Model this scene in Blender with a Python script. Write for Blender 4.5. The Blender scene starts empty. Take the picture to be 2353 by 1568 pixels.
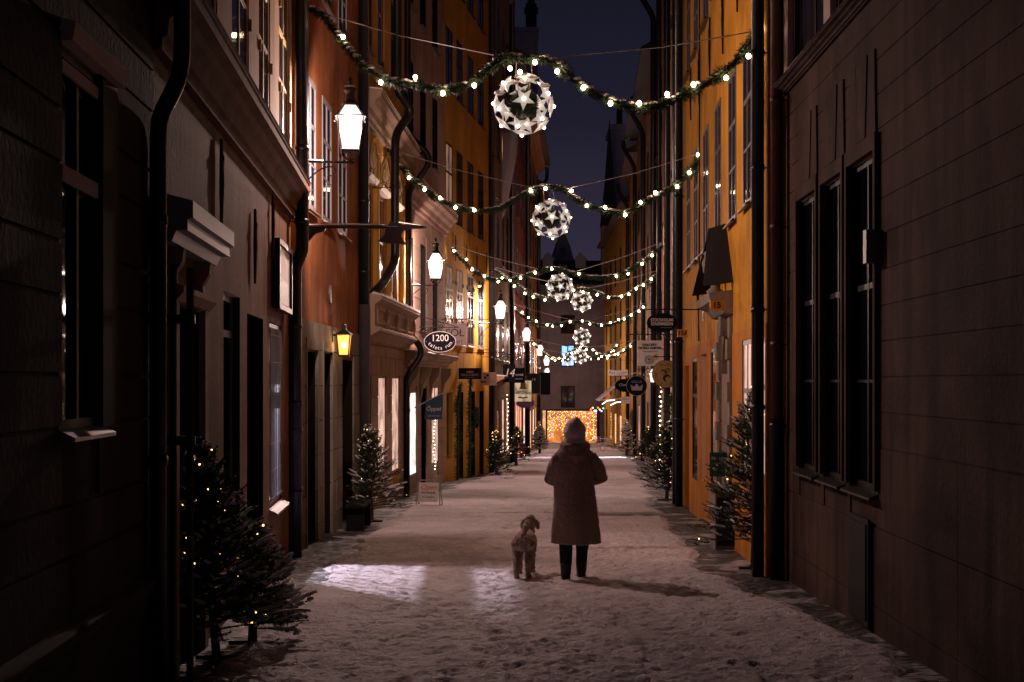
import bpy, bmesh, math, random
from mathutils import Vector, Matrix, Euler, noise
random.seed(7)
R = math.radians
PI = math.pi
sc = bpy.context.scene
C = sc.collection

# ---------------------------------------------------------------- camera, sky, exposure
CAMZ = 2.2
F = 3268.0            # focal length in units of a 2353 px wide frame (50 mm on 36 mm)
CX, HY = 1176.5, 875.0
cd = bpy.data.cameras.new('camera'); cam = bpy.data.objects.new('camera', cd); C.objects.link(cam)
cam.location = (0, 0, CAMZ); cam.rotation_euler = (R(90), 0, 0)
cd.sensor_width = 36; cd.lens = 50; cd.shift_y = 91 / 2353; cd.clip_start = .1; cd.clip_end = 800
sc.camera = cam
w = bpy.data.worlds.new('World'); sc.world = w; w.use_nodes = True
nt = w.node_tree; nt.nodes.clear()
tc = nt.nodes.new('ShaderNodeTexCoord'); sx = nt.nodes.new('ShaderNodeSeparateXYZ')
rp = nt.nodes.new('ShaderNodeValToRGB'); bg = nt.nodes.new('ShaderNodeBackground'); wo = nt.nodes.new('ShaderNodeOutputWorld')
nt.links.new(tc.outputs['Generated'], sx.inputs[0]); nt.links.new(sx.outputs['Z'], rp.inputs[0])
nt.links.new(rp.outputs[0], bg.inputs[0]); nt.links.new(bg.outputs[0], wo.inputs[0])
cr = rp.color_ramp
cr.elements[0].position = 0.0; cr.elements[0].color = (.037, .028, .046, 1)
cr.elements[1].position = .30; cr.elements[1].color = (.0054, .0058, .0120, 1)
e = cr.elements.new(.10); e.color = (.022, .0180, .034, 1)
e = cr.elements.new(.18); e.color = (.0110, .0100, .0205, 1)
bg.inputs[1].default_value = 1.0
sc.view_settings.view_transform = 'Standard'; sc.view_settings.look = 'None'
sc.view_settings.exposure = 0.3; sc.view_settings.gamma = 1.0
sc.render.engine = 'CYCLES'
cy = sc.cycles
cy.use_denoising = True
try: cy.denoiser = 'OPENIMAGEDENOISE'
except Exception: pass
cy.max_bounces = 5; cy.diffuse_bounces = 2; cy.glossy_bounces = 3; cy.transmission_bounces = 4; cy.transparent_max_bounces = 8
cy.sample_clamp_indirect = 3.0; cy.sample_clamp_direct = 0
cy.caustics_reflective = False; cy.caustics_refractive = False; cy.use_light_tree = True

# ---------------------------------------------------------------- helpers
def at(x, y, Y):
    return Vector(((x - CX) / F * Y, Y, CAMZ + (HY - y) / F * Y))
def gz(Y):
    return -.0293 * (min(Y, 125) - 15.7)
def tag(o, label=None, cat=None, group=None, kind=None):
    if label: o['label'] = label
    if cat: o['category'] = cat
    if group: o['group'] = group
    if kind: o['kind'] = kind
    return o
def empty(name, loc=(0, 0, 0), rz=0, label=None, cat=None, group=None):
    o = bpy.data.objects.new(name, None); C.objects.link(o)
    o.location = loc; o.rotation_euler = (0, 0, rz); o.empty_display_size = .1
    return tag(o, label, cat, group)
def kids(o): return [c for c in C.objects if c.parent == o]
def copy_tree(o, parent=None):
    c = o.copy(); C.objects.link(c); c.parent = parent
    for ch in list(o.children): copy_tree(ch, c)
    return c

class MB:
    def __init__(s): s.v = []; s.f = []
    def add(s, vs, fs):
        n = len(s.v); s.v += [tuple(v) for v in vs]; s.f += [tuple(i + n for i in f) for f in fs]; return s
    def box(s, x0, x1, y0, y1, z0, z1, m=None):
        vs = [Vector(p) for p in ((x0,y0,z0),(x1,y0,z0),(x1,y1,z0),(x0,y1,z0),(x0,y0,z1),(x1,y0,z1),(x1,y1,z1),(x0,y1,z1))]
        if m: vs = [m @ v for v in vs]
        return s.add(vs, [(0,3,2,1),(4,5,6,7),(0,1,5,4),(1,2,6,5),(2,3,7,6),(3,0,4,7)])
    def quad(s, a, b, c, d): return s.add([a, b, c, d], [(0, 1, 2, 3)])
    def prism(s, poly, y0, y1):           # poly in (x,z), extruded along y
        n = len(poly)
        vs = [(p[0], y0, p[1]) for p in poly] + [(p[0], y1, p[1]) for p in poly]
        return s.add(vs, [tuple(range(n)), tuple(range(2*n-1, n-1, -1))] + [(i, i+n, (i+1) % n + n, (i+1) % n) for i in range(n)])
    def prof(s, pr, u0, u1):              # pr in (y,z), extruded along x
        n = len(pr)
        vs = [(u0, p[0], p[1]) for p in pr] + [(u1, p[0], p[1]) for p in pr]
        return s.add(vs, [tuple(range(n)), tuple(range(2*n-1, n-1, -1))] + [(i, i+n, (i+1) % n + n, (i+1) % n) for i in range(n)])
    def tube(s, pts, rad, n=8, cap=True):
        pts = [Vector(p) for p in pts]
        if not hasattr(rad, '__len__'): rad = [rad] * len(pts)
        rings = []; up = None
        for i, p in enumerate(pts):
            t = (pts[min(i+1, len(pts)-1)] - pts[max(i-1, 0)])
            t = t.normalized() if t.length > 1e-9 else Vector((0,0,1))
            if up is None:
                up = Vector((0,0,1)) if abs(t.z) < .9 else Vector((1,0,0))
            a = t.cross(up)
            if a.length < 1e-6: a = t.cross(Vector((.3,.9,.2)))
            a.normalize(); b = t.cross(a); up = -b if b.dot(up) < 0 else b
            b = up
            rings.append([p + rad[i] * (math.cos(2*PI*k/n) * a + math.sin(2*PI*k/n) * b) for k in range(n)])
        vs = [v for r in rings for v in r]
        fs = [(i*n+k, i*n+(k+1) % n, (i+1)*n+(k+1) % n, (i+1)*n+k) for i in range(len(pts)-1) for k in range(n)]
        if cap: fs += [tuple(range(n)), tuple((len(pts)-1)*n + k for k in range(n))]
        return s.add(vs, fs)
    def lathe(s, prof, n=12, c=(0,0,0), rot=0):
        vs = []; c = Vector(c)
        for (r, z) in prof:
            vs += [c + Vector((r*math.cos(2*PI*k/n+rot), r*math.sin(2*PI*k/n+rot), z)) for k in range(n)]
        m = len(prof)
        fs = [(i*n+k, i*n+(k+1) % n, (i+1)*n+(k+1) % n, (i+1)*n+k) for i in range(m-1) for k in range(n)]
        fs += [tuple(range(n)), tuple((m-1)*n+k for k in range(n))]
        return s.add(vs, fs)
    def ball(s, c, r, n=8, m=5, sc_=(1,1,1)):
        c = Vector(c); vs = []
        for i in range(1, m):
            a = PI*i/m
            vs += [c + Vector((r*sc_[0]*math.sin(a)*math.cos(2*PI*k/n), r*sc_[1]*math.sin(a)*math.sin(2*PI*k/n), r*sc_[2]*math.cos(a))) for k in range(n)]
        vs += [c + Vector((0,0,r*sc_[2])), c - Vector((0,0,r*sc_[2]))]
        T = len(vs)-2; B = T+1
        fs = [(i*n+k, (i+1)*n+k, (i+1)*n+(k+1) % n, i*n+(k+1) % n) for i in range(m-2) for k in range(n)]
        fs += [(T, k, (k+1) % n) for k in range(n)] + [(B, (m-2)*n+(k+1) % n, (m-2)*n+k) for k in range(n)]
        return s.add(vs, fs)
    def build(s, name, mat, parent=None, smooth=False, loc=None):
        me = bpy.data.meshes.new(name); me.from_pydata(s.v, [], s.f); me.update()
        if mat: me.materials.append(mat)
        if smooth: me.shade_smooth()
        o = bpy.data.objects.new(name, me); C.objects.link(o)
        if parent: o.parent = parent
        if loc: o.location = loc
        return o

# ---------------------------------------------------------------- materials
def mat_base(name):
    m = bpy.data.materials.new(name); m.use_nodes = True
    n = m.node_tree; b = n.nodes['Principled BSDF']; return m, n, b
def noise_node(n, scale, detail=4, coord=None, dist=0, rough=.55):
    x = n.nodes.new('ShaderNodeTexNoise'); x.inputs['Scale'].default_value = scale; x.inputs['Detail'].default_value = detail
    x.inputs['Roughness'].default_value = rough; x.inputs['Distortion'].default_value = dist
    if coord: n.links.new(coord, x.inputs['Vector'])
    return x
def mapping(n, src, scale):
    mp = n.nodes.new('ShaderNodeMapping'); mp.inputs['Scale'].default_value = scale
    n.links.new(src, mp.inputs['Vector']); return mp.outputs[0]
def ramp(n, fac, stops):
    r = n.nodes.new('ShaderNodeValToRGB'); e = r.color_ramp.elements
    while len(e) < len(stops): e.new(.5)
    for k, (p, c) in enumerate(stops):
        e[k].position = p; e[k].color = (*c, 1) if hasattr(c, '__len__') else (c, c, c, 1)
    n.links.new(fac, r.inputs[0]); return r.outputs[0]
def mix(n, fac, a, b, mode='MIX'):
    x = n.nodes.new('ShaderNodeMix'); x.data_type = 'RGBA'; x.blend_type = mode
    if hasattr(fac, 'name') or hasattr(fac, 'is_linked'): n.links.new(fac, x.inputs[0])
    else: x.inputs[0].default_value = fac
    for i, v in ((6, a), (7, b)):
        if hasattr(v, '__len__') and not hasattr(v, 'is_linked'): x.inputs[i].default_value = (*v[:3], 1)
        else: n.links.new(v, x.inputs[i])
    return x.outputs[2]
def bump(n, b, h, strength=.3, dist=.02):
    x = n.nodes.new('ShaderNodeBump'); x.inputs['Strength'].default_value = strength; x.inputs['Distance'].default_value = dist
    n.links.new(h, x.inputs['Height']); n.links.new(x.outputs[0], b.inputs['Normal'])
def plaster(name, col, var=.35, stain=.5, rough=.85, bstr=.35):
    m, n, b = mat_base(name)
    t = n.nodes.new('ShaderNodeTexCoord').outputs['Object']
    n1 = noise_node(n, .9, 6, t, .4); st = noise_node(n, 1.0, 5, mapping(n, t, (3.2, 3.2, .35)), .3)
    fine = noise_node(n, 22, 5, t)
    dark = tuple(c * (1 - var) for c in col); lite = tuple(min(.9, c * (1 + var * .6)) for c in col)
    c1 = mix(n, ramp(n, n1.outputs[0], [(.34, 0.), (.66, 1.)]), dark, lite)
    c2 = mix(n, ramp(n, st.outputs[0], [(.45, 0.), (.72, stain)]), c1, tuple(c * .42 for c in col))
    gr = n.nodes.new('ShaderNodeTexCoord')
    n.links.new(c2, b.inputs['Base Color']); b.inputs['Roughness'].default_value = rough
    b.inputs['Specular IOR Level'].default_value = .06
    h = mix(n, .35, fine.outputs[0], n1.outputs[0]); bump(n, b, h, bstr, .03)
    return m
def simple(name, col, rough=.6, metal=0., bumps=0, spec=.5, var=.2):
    m, n, b = mat_base(name)
    t = n.nodes.new('ShaderNodeTexCoord').outputs['Object']
    nn = noise_node(n, 9, 5, t)
    c = mix(n, nn.outputs[0], tuple(x*(1-var) for x in col), tuple(min(.95, x*(1+var)) for x in col))
    n.links.new(c, b.inputs['Base Color']); b.inputs['Roughness'].default_value = rough
    b.inputs['Metallic'].default_value = metal; b.inputs['Specular IOR Level'].default_value = spec
    if bumps: bump(n, b, noise_node(n, 40, 4, t).outputs[0], bumps, .01)
    return m
def emit(name, col, st, sampled=True):
    m, n, b = mat_base(name)
    b.inputs['Base Color'].default_value = (*[min(.8, c) for c in col], 1)
    b.inputs['Emission Color'].default_value = (*col, 1); b.inputs['Emission Strength'].default_value = st
    if not sampled: m.cycles.emission_sampling = 'NONE'
    return m
def glow_window(name, col, st, sc_=(2, 2, 1.2)):
    m, n, b = mat_base(name)
    t = n.nodes.new('ShaderNodeTexCoord').outputs['Object']
    nn = noise_node(n, 1.3, 3, mapping(n, t, sc_), .6)
    r = ramp(n, nn.outputs[0], [(.36, tuple(c*.30 for c in col)), (.50, tuple(c*.75 for c in col)), (.64, col)])
    n.links.new(r, b.inputs['Emission Color']); b.inputs['Emission Strength'].default_value = st
    b.inputs['Base Color'].default_value = (.02, .02, .02, 1); b.inputs['Roughness'].default_value = .08
    return m

M = {}
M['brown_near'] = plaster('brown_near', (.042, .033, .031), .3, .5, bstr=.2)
M['brown'] = plaster('brown_plaster', (.19, .092, .048), .4, .7)
M['cream'] = plaster('cream_plaster', (.40, .28, .19), .2, .35)
M['red'] = plaster('red_orange_plaster', (.29, .108, .042), .4, .65)
M['stone'] = plaster('grey_stone', (.24, .205, .17), .3, .5, bstr=.6)
M['yellow'] = plaster('yellow_plaster', (.60, .33, .075), .2, .35)
M['ochre'] = plaster('ochre_plaster', (.62, .33, .055), .2, .4)
M['tan'] = plaster('tan_stone', (.40, .28, .20), .2, .4)
M['pink'] = plaster('pink_plaster', (.42, .27, .21), .25, .4)
M['umber'] = plaster('umber_plaster', (.34, .21, .12), .25, .4)
M['wine'] = plaster('wine_plaster', (.42, .13, .09), .25, .4)
M['apricot'] = plaster('apricot_plaster', (.56, .29, .14), .2, .35)
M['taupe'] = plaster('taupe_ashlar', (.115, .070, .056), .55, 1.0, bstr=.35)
M['taupe_pale'] = plaster('taupe_pale', (.66, .52, .45), .12, .2)
M['orange'] = plaster('orange_plaster', (.62, .285, .034), .28, .5)
M['orange_deep'] = plaster('orange_deep', (.58, .225, .038), .25, .4)
M['lit_jamb'] = plaster('lit_jamb', (.80, .46, .26), .1, .2)  # orange lightened to carry the lamplight on a doorway jamb
M['mauve'] = plaster('mauve_plaster', (.21, .165, .175), .15, .3)
M['olive'] = plaster('olive_plaster', (.25, .21, .13), .25, .5)
M['roof'] = simple('roof_metal', (.018, .017, .019), .6, 0, 0, .25)
M['roof_tile'] = simple('roof_tile', (.10, .045, .03), .8)
M['pale'] = plaster('pale_facade', (.32, .30, .33), .1, .2)
M['iron'] = simple('black_iron', (.012, .012, .014), .42, .3, .2)
M['pipe_dark'] = simple('pipe_dark', (.012, .012, .016), .36, .2)
M['pipe_red'] = simple('pipe_rust', (.10, .028, .014), .5, .1)
M['pipe_grey'] = simple('pipe_grey', (.10, .09, .10), .45, .3)
M['pipe_bluelit'] = simple('pipe_grey_bluelit', (.04, .045, .09), .38, .3)
M['white_frame'] = simple('grey_white_paint', (.27, .25, .27), .5)
M['yellow_frame'] = simple('yellow_paint', (.55, .38, .18), .55)
M['dark_frame'] = simple('dark_frame', (.016, .014, .015), .5, 0, 0, .1)
M['grey_frame'] = simple('grey_frame', (.16, .15, .16), .45)
M['red_frame'] = simple('red_frame', (.22, .035, .02), .5)
M['door'] = simple('dark_door', (.012, .009, .008), .7, 0, 0, .05)
M['door_red'] = simple('red_door', (.07, .016, .012), .45)
M['glass'] = simple('dark_glass', (.010, .012, .018), .05, 0, 0, .8, .1)
M['glass_b'] = simple('blue_dark_glass', (.03, .032, .05), .06, 0, 0, .9, .4)
M['lit_pink'] = glow_window('lit_pink', (1, .60, .47), .75)
M['lit_white'] = glow_window('lit_white', (1, .74, .66), 1.5)
M['dim_glow'] = glow_window('dim_glow', (1, .55, .38), .20)
M['lit_warm'] = glow_window('lit_warm', (1, .50, .22), .9)
M['lit_blue'] = emit('lit_blue', (.20, .45, 1), 1.6, False)
M['sill'] = simple('dark_sill', (.03, .028, .028), .35, .4)
M['metal_snow'] = simple('metal_ledge', (.22, .19, .18), .4, .2)
M['snow'] = None
M['lamp_gold'] = emit('gold_lantern_glow', (1, .40, .10), 3.2)
M['lamp_gold_bulb'] = emit('gold_bulb', (1, .72, .38), 110)
M['bulb'] = emit('garland_bulb', (1, .70, .44), 36)
M['fairy'] = emit('fairy_bulb', (1, .56, .17), 4.5, False)
M['fairy_r'] = emit('fairy_red', (1, .08, .04), 6, False)
M['fairy_b'] = emit('fairy_blue', (.35, .28, 1), 5, False)
M['fairy_g'] = emit('fairy_green', (.1, .9, .3), 3, False)
M['needle'] = simple('needles', (.020, .042, .016), .6, 0, 0, .3, .5)
M['garl'] = simple('garland_needles', (.024, .044, .018), .6, 0, 0, .3, .5)
M['bark'] = simple('bark', (.07, .045, .03), .85, 0, .4)
M['wire'] = simple('wire', (.30, .26, .25), .5)
def snow_mat(name, col, b1=.5, sc1=14.):
    m, n, b = mat_base(name)
    t = n.nodes.new('ShaderNodeTexCoord').outputs['Object']
    n1 = noise_node(n, 1.1, 6, t, .5); n2 = noise_node(n, sc1, 6, t, .2, .65)
    dirty = tuple(c*.50 for c in col)
    c = mix(n, ramp(n, n1.outputs[0], [(.38, 0.), (.62, 1.)]), tuple(c*.80 for c in col), col)
    c = mix(n, ramp(n, n2.outputs[0], [(.30, 0.6), (.44, 0.)]), c, dirty)
    n.links.new(c, b.inputs['Base Color']); b.inputs['Roughness'].default_value = .7
    b.inputs['Specular IOR Level'].default_value = .3
    bump(n, b, n2.outputs[0], b1, .05); return m
M['snow'] = snow_mat('snow', (.74, .70, .72), .4, 30)
M['street_snow'] = snow_mat('street_snow', (.66, .575, .61), 1.0, 15)
def cobble_mat():
    m, n, b = mat_base('cobbles')
    t = n.nodes.new('ShaderNodeTexCoord').outputs['Object']
    wob = noise_node(n, 3, 2, t)
    add = n.nodes.new('ShaderNodeVectorMath'); add.operation = 'MULTIPLY_ADD'
    n.links.new(wob.outputs[1], add.inputs[0]); add.inputs[1].default_value = (.1, .1, 0); n.links.new(t, add.inputs[2])
    v = n.nodes.new('ShaderNodeTexVoronoi'); v.feature = 'F1'; v.inputs['Scale'].default_value = 1
    n.links.new(mapping(n, add.outputs[0], (7.5, 11, 1)), v.inputs['Vector'])
    ed = ramp(n, v.outputs['Distance'], [(.18, 1.), (.55, 0.)])
    col = mix(n, ed, (.018, .017, .018), (.12, .105, .10))
    sn = noise_node(n, 1.6, 6, t, .4)
    f = ramp(n, sn.outputs[0], [(.53, 0.), (.60, 1.)])
    col = mix(n, f, col, (.36, .33, .34))
    n.links.new(col, b.inputs['Base Color'])
    n.links.new(ramp(n, noise_node(n, 5, 3, t).outputs[0], [(.4, .38), (.6, .75)]), b.inputs['Roughness'])
    fine = noise_node(n, 60, 3, t)
    bump(n, b, mix(n, .12, ed, fine.outputs[0]), .9, .03); return m
M['cobble'] = cobble_mat()

# ---------------------------------------------------------------- ground
mb = MB()
ys = [-20, 15.7, 40, 70, 100, 125, 260]
for i in range(len(ys)-1):
    a, c = ys[i], ys[i+1]
    for xa, xb in ((-60, -10), (-10, 10), (10, 60)):
        mb.quad((xa, a, gz(a)), (xb, a, gz(a)), (xb, c, gz(c)), (xa, c, gz(c)))
tag(mb.build('ground', M['cobble']), kind='structure')

LPTS = [(-1.88, 0), (-2.28, 9), (-2.88, 18.5), (-2.88, 18.9), (-2.82, 26.4), (-2.55, 33.4), (-1.97, 41.2), (-.78, 49.7), (0., 64.7), (.9, 80), (1.6, 94), (2.2, 118)]
RPTS = [(2.82, 0), (3.05, 15.8), (2.87, 16.2), (3.58, 29.6), (5.5, 54), (6.6, 75), (7.2, 87), (7.65, 118)]
def interp(pts, Y):
    for (a, b) in zip(pts, pts[1:]):
        if Y <= b[1]: return a[0] + (b[0]-a[0]) * (Y-a[1]) / max(1e-6, b[1]-a[1])
    return pts[-1][0]
def LX(Y): return interp(LPTS, max(0, Y))
def RX(Y): return interp(RPTS, max(0, Y))

def snow_street():
    vs, fs = [], []; NX = 180
    rnd = random.Random(3); prints = {}
    for _ in range(1500):
        Yp = 8.5 + 24*rnd.random()**1.4; Xp = rnd.gauss(.35, 1.15); a = rnd.gauss(0, .5); prints.setdefault(int(Yp*2), []).append((Xp, Yp, math.cos(a), math.sin(a), rnd.uniform(.6, 1.2)))
    Y = 1.0; rows = []
    while Y < 119:
        rows.append(Y); Y += max(.026, .0024 * Y) if Y > 8 else .25
    for Y in rows:
        n1 = noise.noise((0, Y*.55, 3)); n2 = noise.noise((7, Y*1.7, 9)); n3 = noise.noise((2, Y*6, 1))
        lw = .22 if Y < 12 else min(.62, .22 + (Y-12)*.09)
        rw = .16 if Y < 11 else min(.58, .16 + (Y-11)*.11)
        l = LX(Y) + lw + .22*n1 + .12*n2 + .05*n3
        m1 = noise.noise((4, Y*.5, 8)); m2 = noise.noise((3, Y*1.9, 5)); m3 = noise.noise((9, Y*6, 2))
        r = RX(Y) - rw + .22*m1 + .12*m2 + .05*m3
        if 25.9 < Y < 26.9: r = min(r, 1.35 + .3*abs(Y-26.4) + .08*m3)
        near = [p_ for kk in (int(Y*2)-1, int(Y*2), int(Y*2)+1) for p_ in prints.get(kk, []) if abs(p_[1]-Y) < .2] if Y < 33 else []
        for k in range(NX+1):
            t = k/NX; X = l + (r-l)*t
            ed = min(1, min(t, 1-t) * (r-l) / .16)
            h = .034 + .018*noise.noise((X*.9, Y*.7, 0)) + .007*noise.noise((X*4.2, Y*3.4, 2)) + .012*noise.noise((X*9, Y*8.5, 5)) + .010*noise.noise((X*21, Y*20, 8))
            if Y < 33:
                for pb in near:
                    dx_, dy_ = X-pb[0], Y-pb[1]
                    if abs(dx_) < .2 and abs(dy_) < .2:
                        lx, ly = dx_*pb[2]+dy_*pb[3], -dx_*pb[3]+dy_*pb[2]; q_ = (lx/.065)**2 + (ly/.15)**2
                        if q_ < 1.6: h -= .010*pb[4] if q_ < 1 else -.004*pb[4]
            f = noise.noise((X*2.6, Y*2.3, 15)); h -= .015*max(0, f-.18)*3
            ed = ed*ed*(3-2*ed)
            vs.append((X, Y, gz(Y) + .004 + max(.001, h)*ed - .012*(1-ed)))
    for i in range(len(rows)-1):
        for k in range(NX):
            a = i*(NX+1)+k; fs.append((a, a+1, a+NX+2, a+NX+1))
    mb = MB(); mb.v = vs; mb.f = fs
    tag(mb.build('snow_covered_street', M['street_snow'], smooth=True), kind='structure')
snow_street()

# ---------------------------------------------------------------- houses
class House:
    def __init__(s, name, label, p0, p1, side, top, mat, group=None, depth=7, zb=-6):
        s.p0, s.p1, s.side, s.top, s.mat, s.depth, s.zb = p0, p1, side, top, mat, depth, zb
        d = Vector((p1[0]-p0[0], p1[1]-p0[1])); s.L = d.length
        if side == 'L': o = p0; a = math.atan2(d.y, d.x)
        else: o = p1; a = math.atan2(-d.y, -d.x)
        s.root = empty(name, (o[0], o[1], 0), a, label, 'house', group)
        s.ops = []; s.bands = []; s.extra = []
    def u(s, Y):
        t = (Y - s.p0[1]) / (s.p1[1]-s.p0[1]) * s.L
        return t if s.side == 'L' else s.L - t
    def rng(s, Ya, Yb):
        a, b = s.u(Ya), s.u(Yb); return (a, b) if a < b else (b, a)
    def op(s, Ya, Yb, z0, z1, dep=.16, jm=None, sm=None):
        u0, u1 = s.rng(Ya, Yb); s.ops.append((u0, u1, z0, z1, dep, jm, sm or jm)); return u0, u1
    def wall(s, ranges=None, through=()):
        mb = MB(); L, ops = s.L, s.ops
        us = sorted({0, L} | {o[0] for o in ops} | {o[1] for o in ops})
        zs = sorted({s.zb, s.top} | {o[2] for o in ops} | {o[3] for o in ops} | {0.})
        for i in range(len(us)-1):
            for j in range(len(zs)-1):
                uc, zc = (us[i]+us[i+1])/2, (zs[j]+zs[j+1])/2
                if any(o[0] < uc < o[1] and o[2] < zc < o[3] for o in ops): continue
                mb.quad((us[i],0,zs[j]), (us[i+1],0,zs[j]), (us[i+1],0,zs[j+1]), (us[i],0,zs[j+1]))
        for (a, b, z0, z1, d, jm, sm) in ops:
            jb = MB() if jm else mb; sb = MB() if sm else mb
            jb.quad((a,0,z0),(a,d,z0),(a,d,z1),(a,0,z1)); jb.quad((b,0,z0),(b,0,z1),(b,d,z1),(b,d,z0))
            sb.quad((a,0,z1),(a,d,z1),(b,d,z1),(b,0,z1)); jb.quad((a,0,z0),(b,0,z0),(b,d,z0),(a,d,z0))
            if jm: jb.build('reveal', M[jm], s.root)
            if sm: sb.build('soffit', M[sm], s.root)
        D = s.depth
        mb.quad((0,0,s.zb),(0,0,s.top),(0,D,s.top),(0,D,s.zb)); mb.quad((L,0,s.zb),(L,D,s.zb),(L,D,s.top),(L,0,s.top))
        mb.quad((0,D,s.zb),(0,D,s.top),(L,D,s.top),(L,D,s.zb)); mb.quad((0,0,s.top),(L,0,s.top),(L,D,s.top),(0,D,s.top))
        for (z0, z1, g, pr, cuts) in s.bands:       # proud ashlar courses
            mid = (z0+z1)/2
            iv = [(0.0+.002, L-.002)]
            for o in ops:
                if o[2] < z1 and o[3] > z0:
                    nv = []
                    for a, b in iv:
                        if o[1] <= a or o[0] >= b: nv.append((a, b)); continue
                        if o[0] > a: nv.append((a, o[0]))
                        if o[1] < b: nv.append((o[1], b))
                    iv = nv
            for a, b in iv:
                cs = sorted([a] + [c for c in cuts if a+.02 < c < b-.02] + [b])
                for c0, c1 in zip(cs, cs[1:]):
                    g0 = g/2 if c0 != a else 0; g1 = g/2 if c1 != b else 0
                    mb.box(c0+g0, c1-g1, -pr, .002, z0+g/2, z1-g/2)
        s.wall_o = mb.build('wall', s.mat, s.root)
        return s
    def window(s, Ya, Yb, z0, z1, cols=2, rows=(.62,), dep=.06, fm='dark_frame', gm='glass', sill='sill', t=.055, hinge=False, snowy=False, bar=.028, jm=None, sm=None, turn=0.):
        u0, u1 = s.op(Ya, Yb, z0, z1, dep, jm, sm)
        e = .003; a, b, c, d = u0+e, u1-e, z0+e, z1-e
        y0, y1 = dep-.03, dep+.01
        mb = MB()
        mb.box(a, a+t, y0, y1, c, d); mb.box(b-t, b, y0, y1, c, d)
        mb.box(a+t, b-t, y0, y1, c, c+t*1.2); mb.box(a+t, b-t, y0, y1, d-t, d)
        ia, ib, ic, id_ = a+t, b-t, c+t*1.2, d-t
        for k in range(1, cols):
            um = ia + (ib-ia)*k/cols; mb.box(um-bar, um+bar, y0+.001, y1-.01, ic, id_)
        for r_ in rows:
            zm = ic + (id_-ic)*r_; h = bar*1.15 if r_ > .5 or len(rows) == 1 else bar*.6
            mb.box(ia, ib, y0+.004, y1-.012, zm-h, zm+h)
        if hinge:
            for zz in (z0+.3*(z1-z0), z0+.8*(z1-z0)):
                mb.box(u0-.03, u0-.002, -.04, .02, zz-.06, zz+.06); mb.box(u1+.002, u1+.03, -.04, .02, zz-.06, zz+.06)
        f = mb.build('window', M[fm], s.root)
        pm = MB().quad((ia, dep-.005, ic), (ib, dep-.005, ic), (ib, dep-.005, id_), (ia, dep-.005, id_))
        # thin slab so that the pane is solid
        pm = MB().box(ia, ib, dep-.018, dep-.008, ic, id_)
        if turn:      # old casements stand slightly askew, each leaf on its own hinge
            for k in range(cols):
                ca, cb = ia + (ib-ia)*k/cols + bar, ia + (ib-ia)*(k+1)/cols - bar; cm = (ca+cb)/2; hh = (cb-ca)/2; dy = math.tan(turn*(1 if k % 2 == 0 else .8))*hh
                mbp = MB().add([(ca, dep-.013-dy, ic), (cb, dep-.013+dy, ic), (cb, dep-.013+dy, id_), (ca, dep-.013-dy, id_), (ca, dep-.005-dy, ic), (cb, dep-.005+dy, ic), (cb, dep-.005+dy, id_), (ca, dep-.005-dy, id_)],
                    [(0,3,2,1),(4,5,6,7),(0,1,5,4),(1,2,6,5),(2,3,7,6),(3,0,4,7)])
                mbp.build('pane', M[gm], f)
        else: pm.build('pane', M[gm], f)
        if sill:
            sm = MB().prof([(-.09, z0-.045), (-.09, z0-.025), (dep-.05, z0+.012), (dep-.05, z0-.03)], u0-.05, u1+.05)
            sm.build('sill', M[sill], f)
            if snowy:
                sn = MB(); q = u0-.04
                while q < u1:
                    w_ = random.uniform(.08, .25); hh = random.uniform(.01, .03)
                    sn.prof([(-.08, z0-.022), (-.07, z0-.01+hh), (dep-.07, z0+.012+hh), (dep-.052, z0+.012)], q, min(q+w_, u1+.04)); q += w_
                sn.build('snow_strip', M['snow'], f)
        return f
    def door(s, Ya, Yb, z0, z1, dep=.25, m='door', panels=True, handle=True, lintel=None, jm=None, sm=None):
        u0, u1 = s.op(Ya, Yb, z0, z1, dep, jm or 'door', sm)
        mb = MB(); mb.box(u0+.003, u1-.003, dep-.02, dep+.03, z0, z1-.003)
        if panels:
            n = 2 if u1-u0 > .8 else 1; wd = (u1-u0)/n
            for k in range(n):
                for (q0, q1) in ((.08, .42), (.47, .93)):
                    a, b = u0+wd*k+.09, u0+wd*(k+1)-.09
                    za, zb = z0+(z1-z0)*q0, z0+(z1-z0)*q1
                    for bx in ((a, b, za, za+.03), (a, b, zb-.03, zb), (a, a+.03, za+.03, zb-.03), (b-.03, b, za+.03, zb-.03)):
                        mb.box(bx[0], bx[1], dep-.035, dep-.018, bx[2], bx[3])
        d = mb.build('door', M[m], s.root)
        if handle:
            h = MB(); uu = u0 + .12; zz = z0 + (z1-z0)*.45
            h.tube([(uu, dep-.02, zz), (uu, dep-.07, zz), (uu, dep-.07, zz+.14), (uu, dep-.02, zz+.14)], .008, 6)
            h.build('handle', M['white_frame'], d)
        if lintel:
            MB().box(u0+.01, u1-.01, dep-.07, dep-.022, z1-.24, z1-.01).build('lintel', M[lintel], d)
        return d
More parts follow.
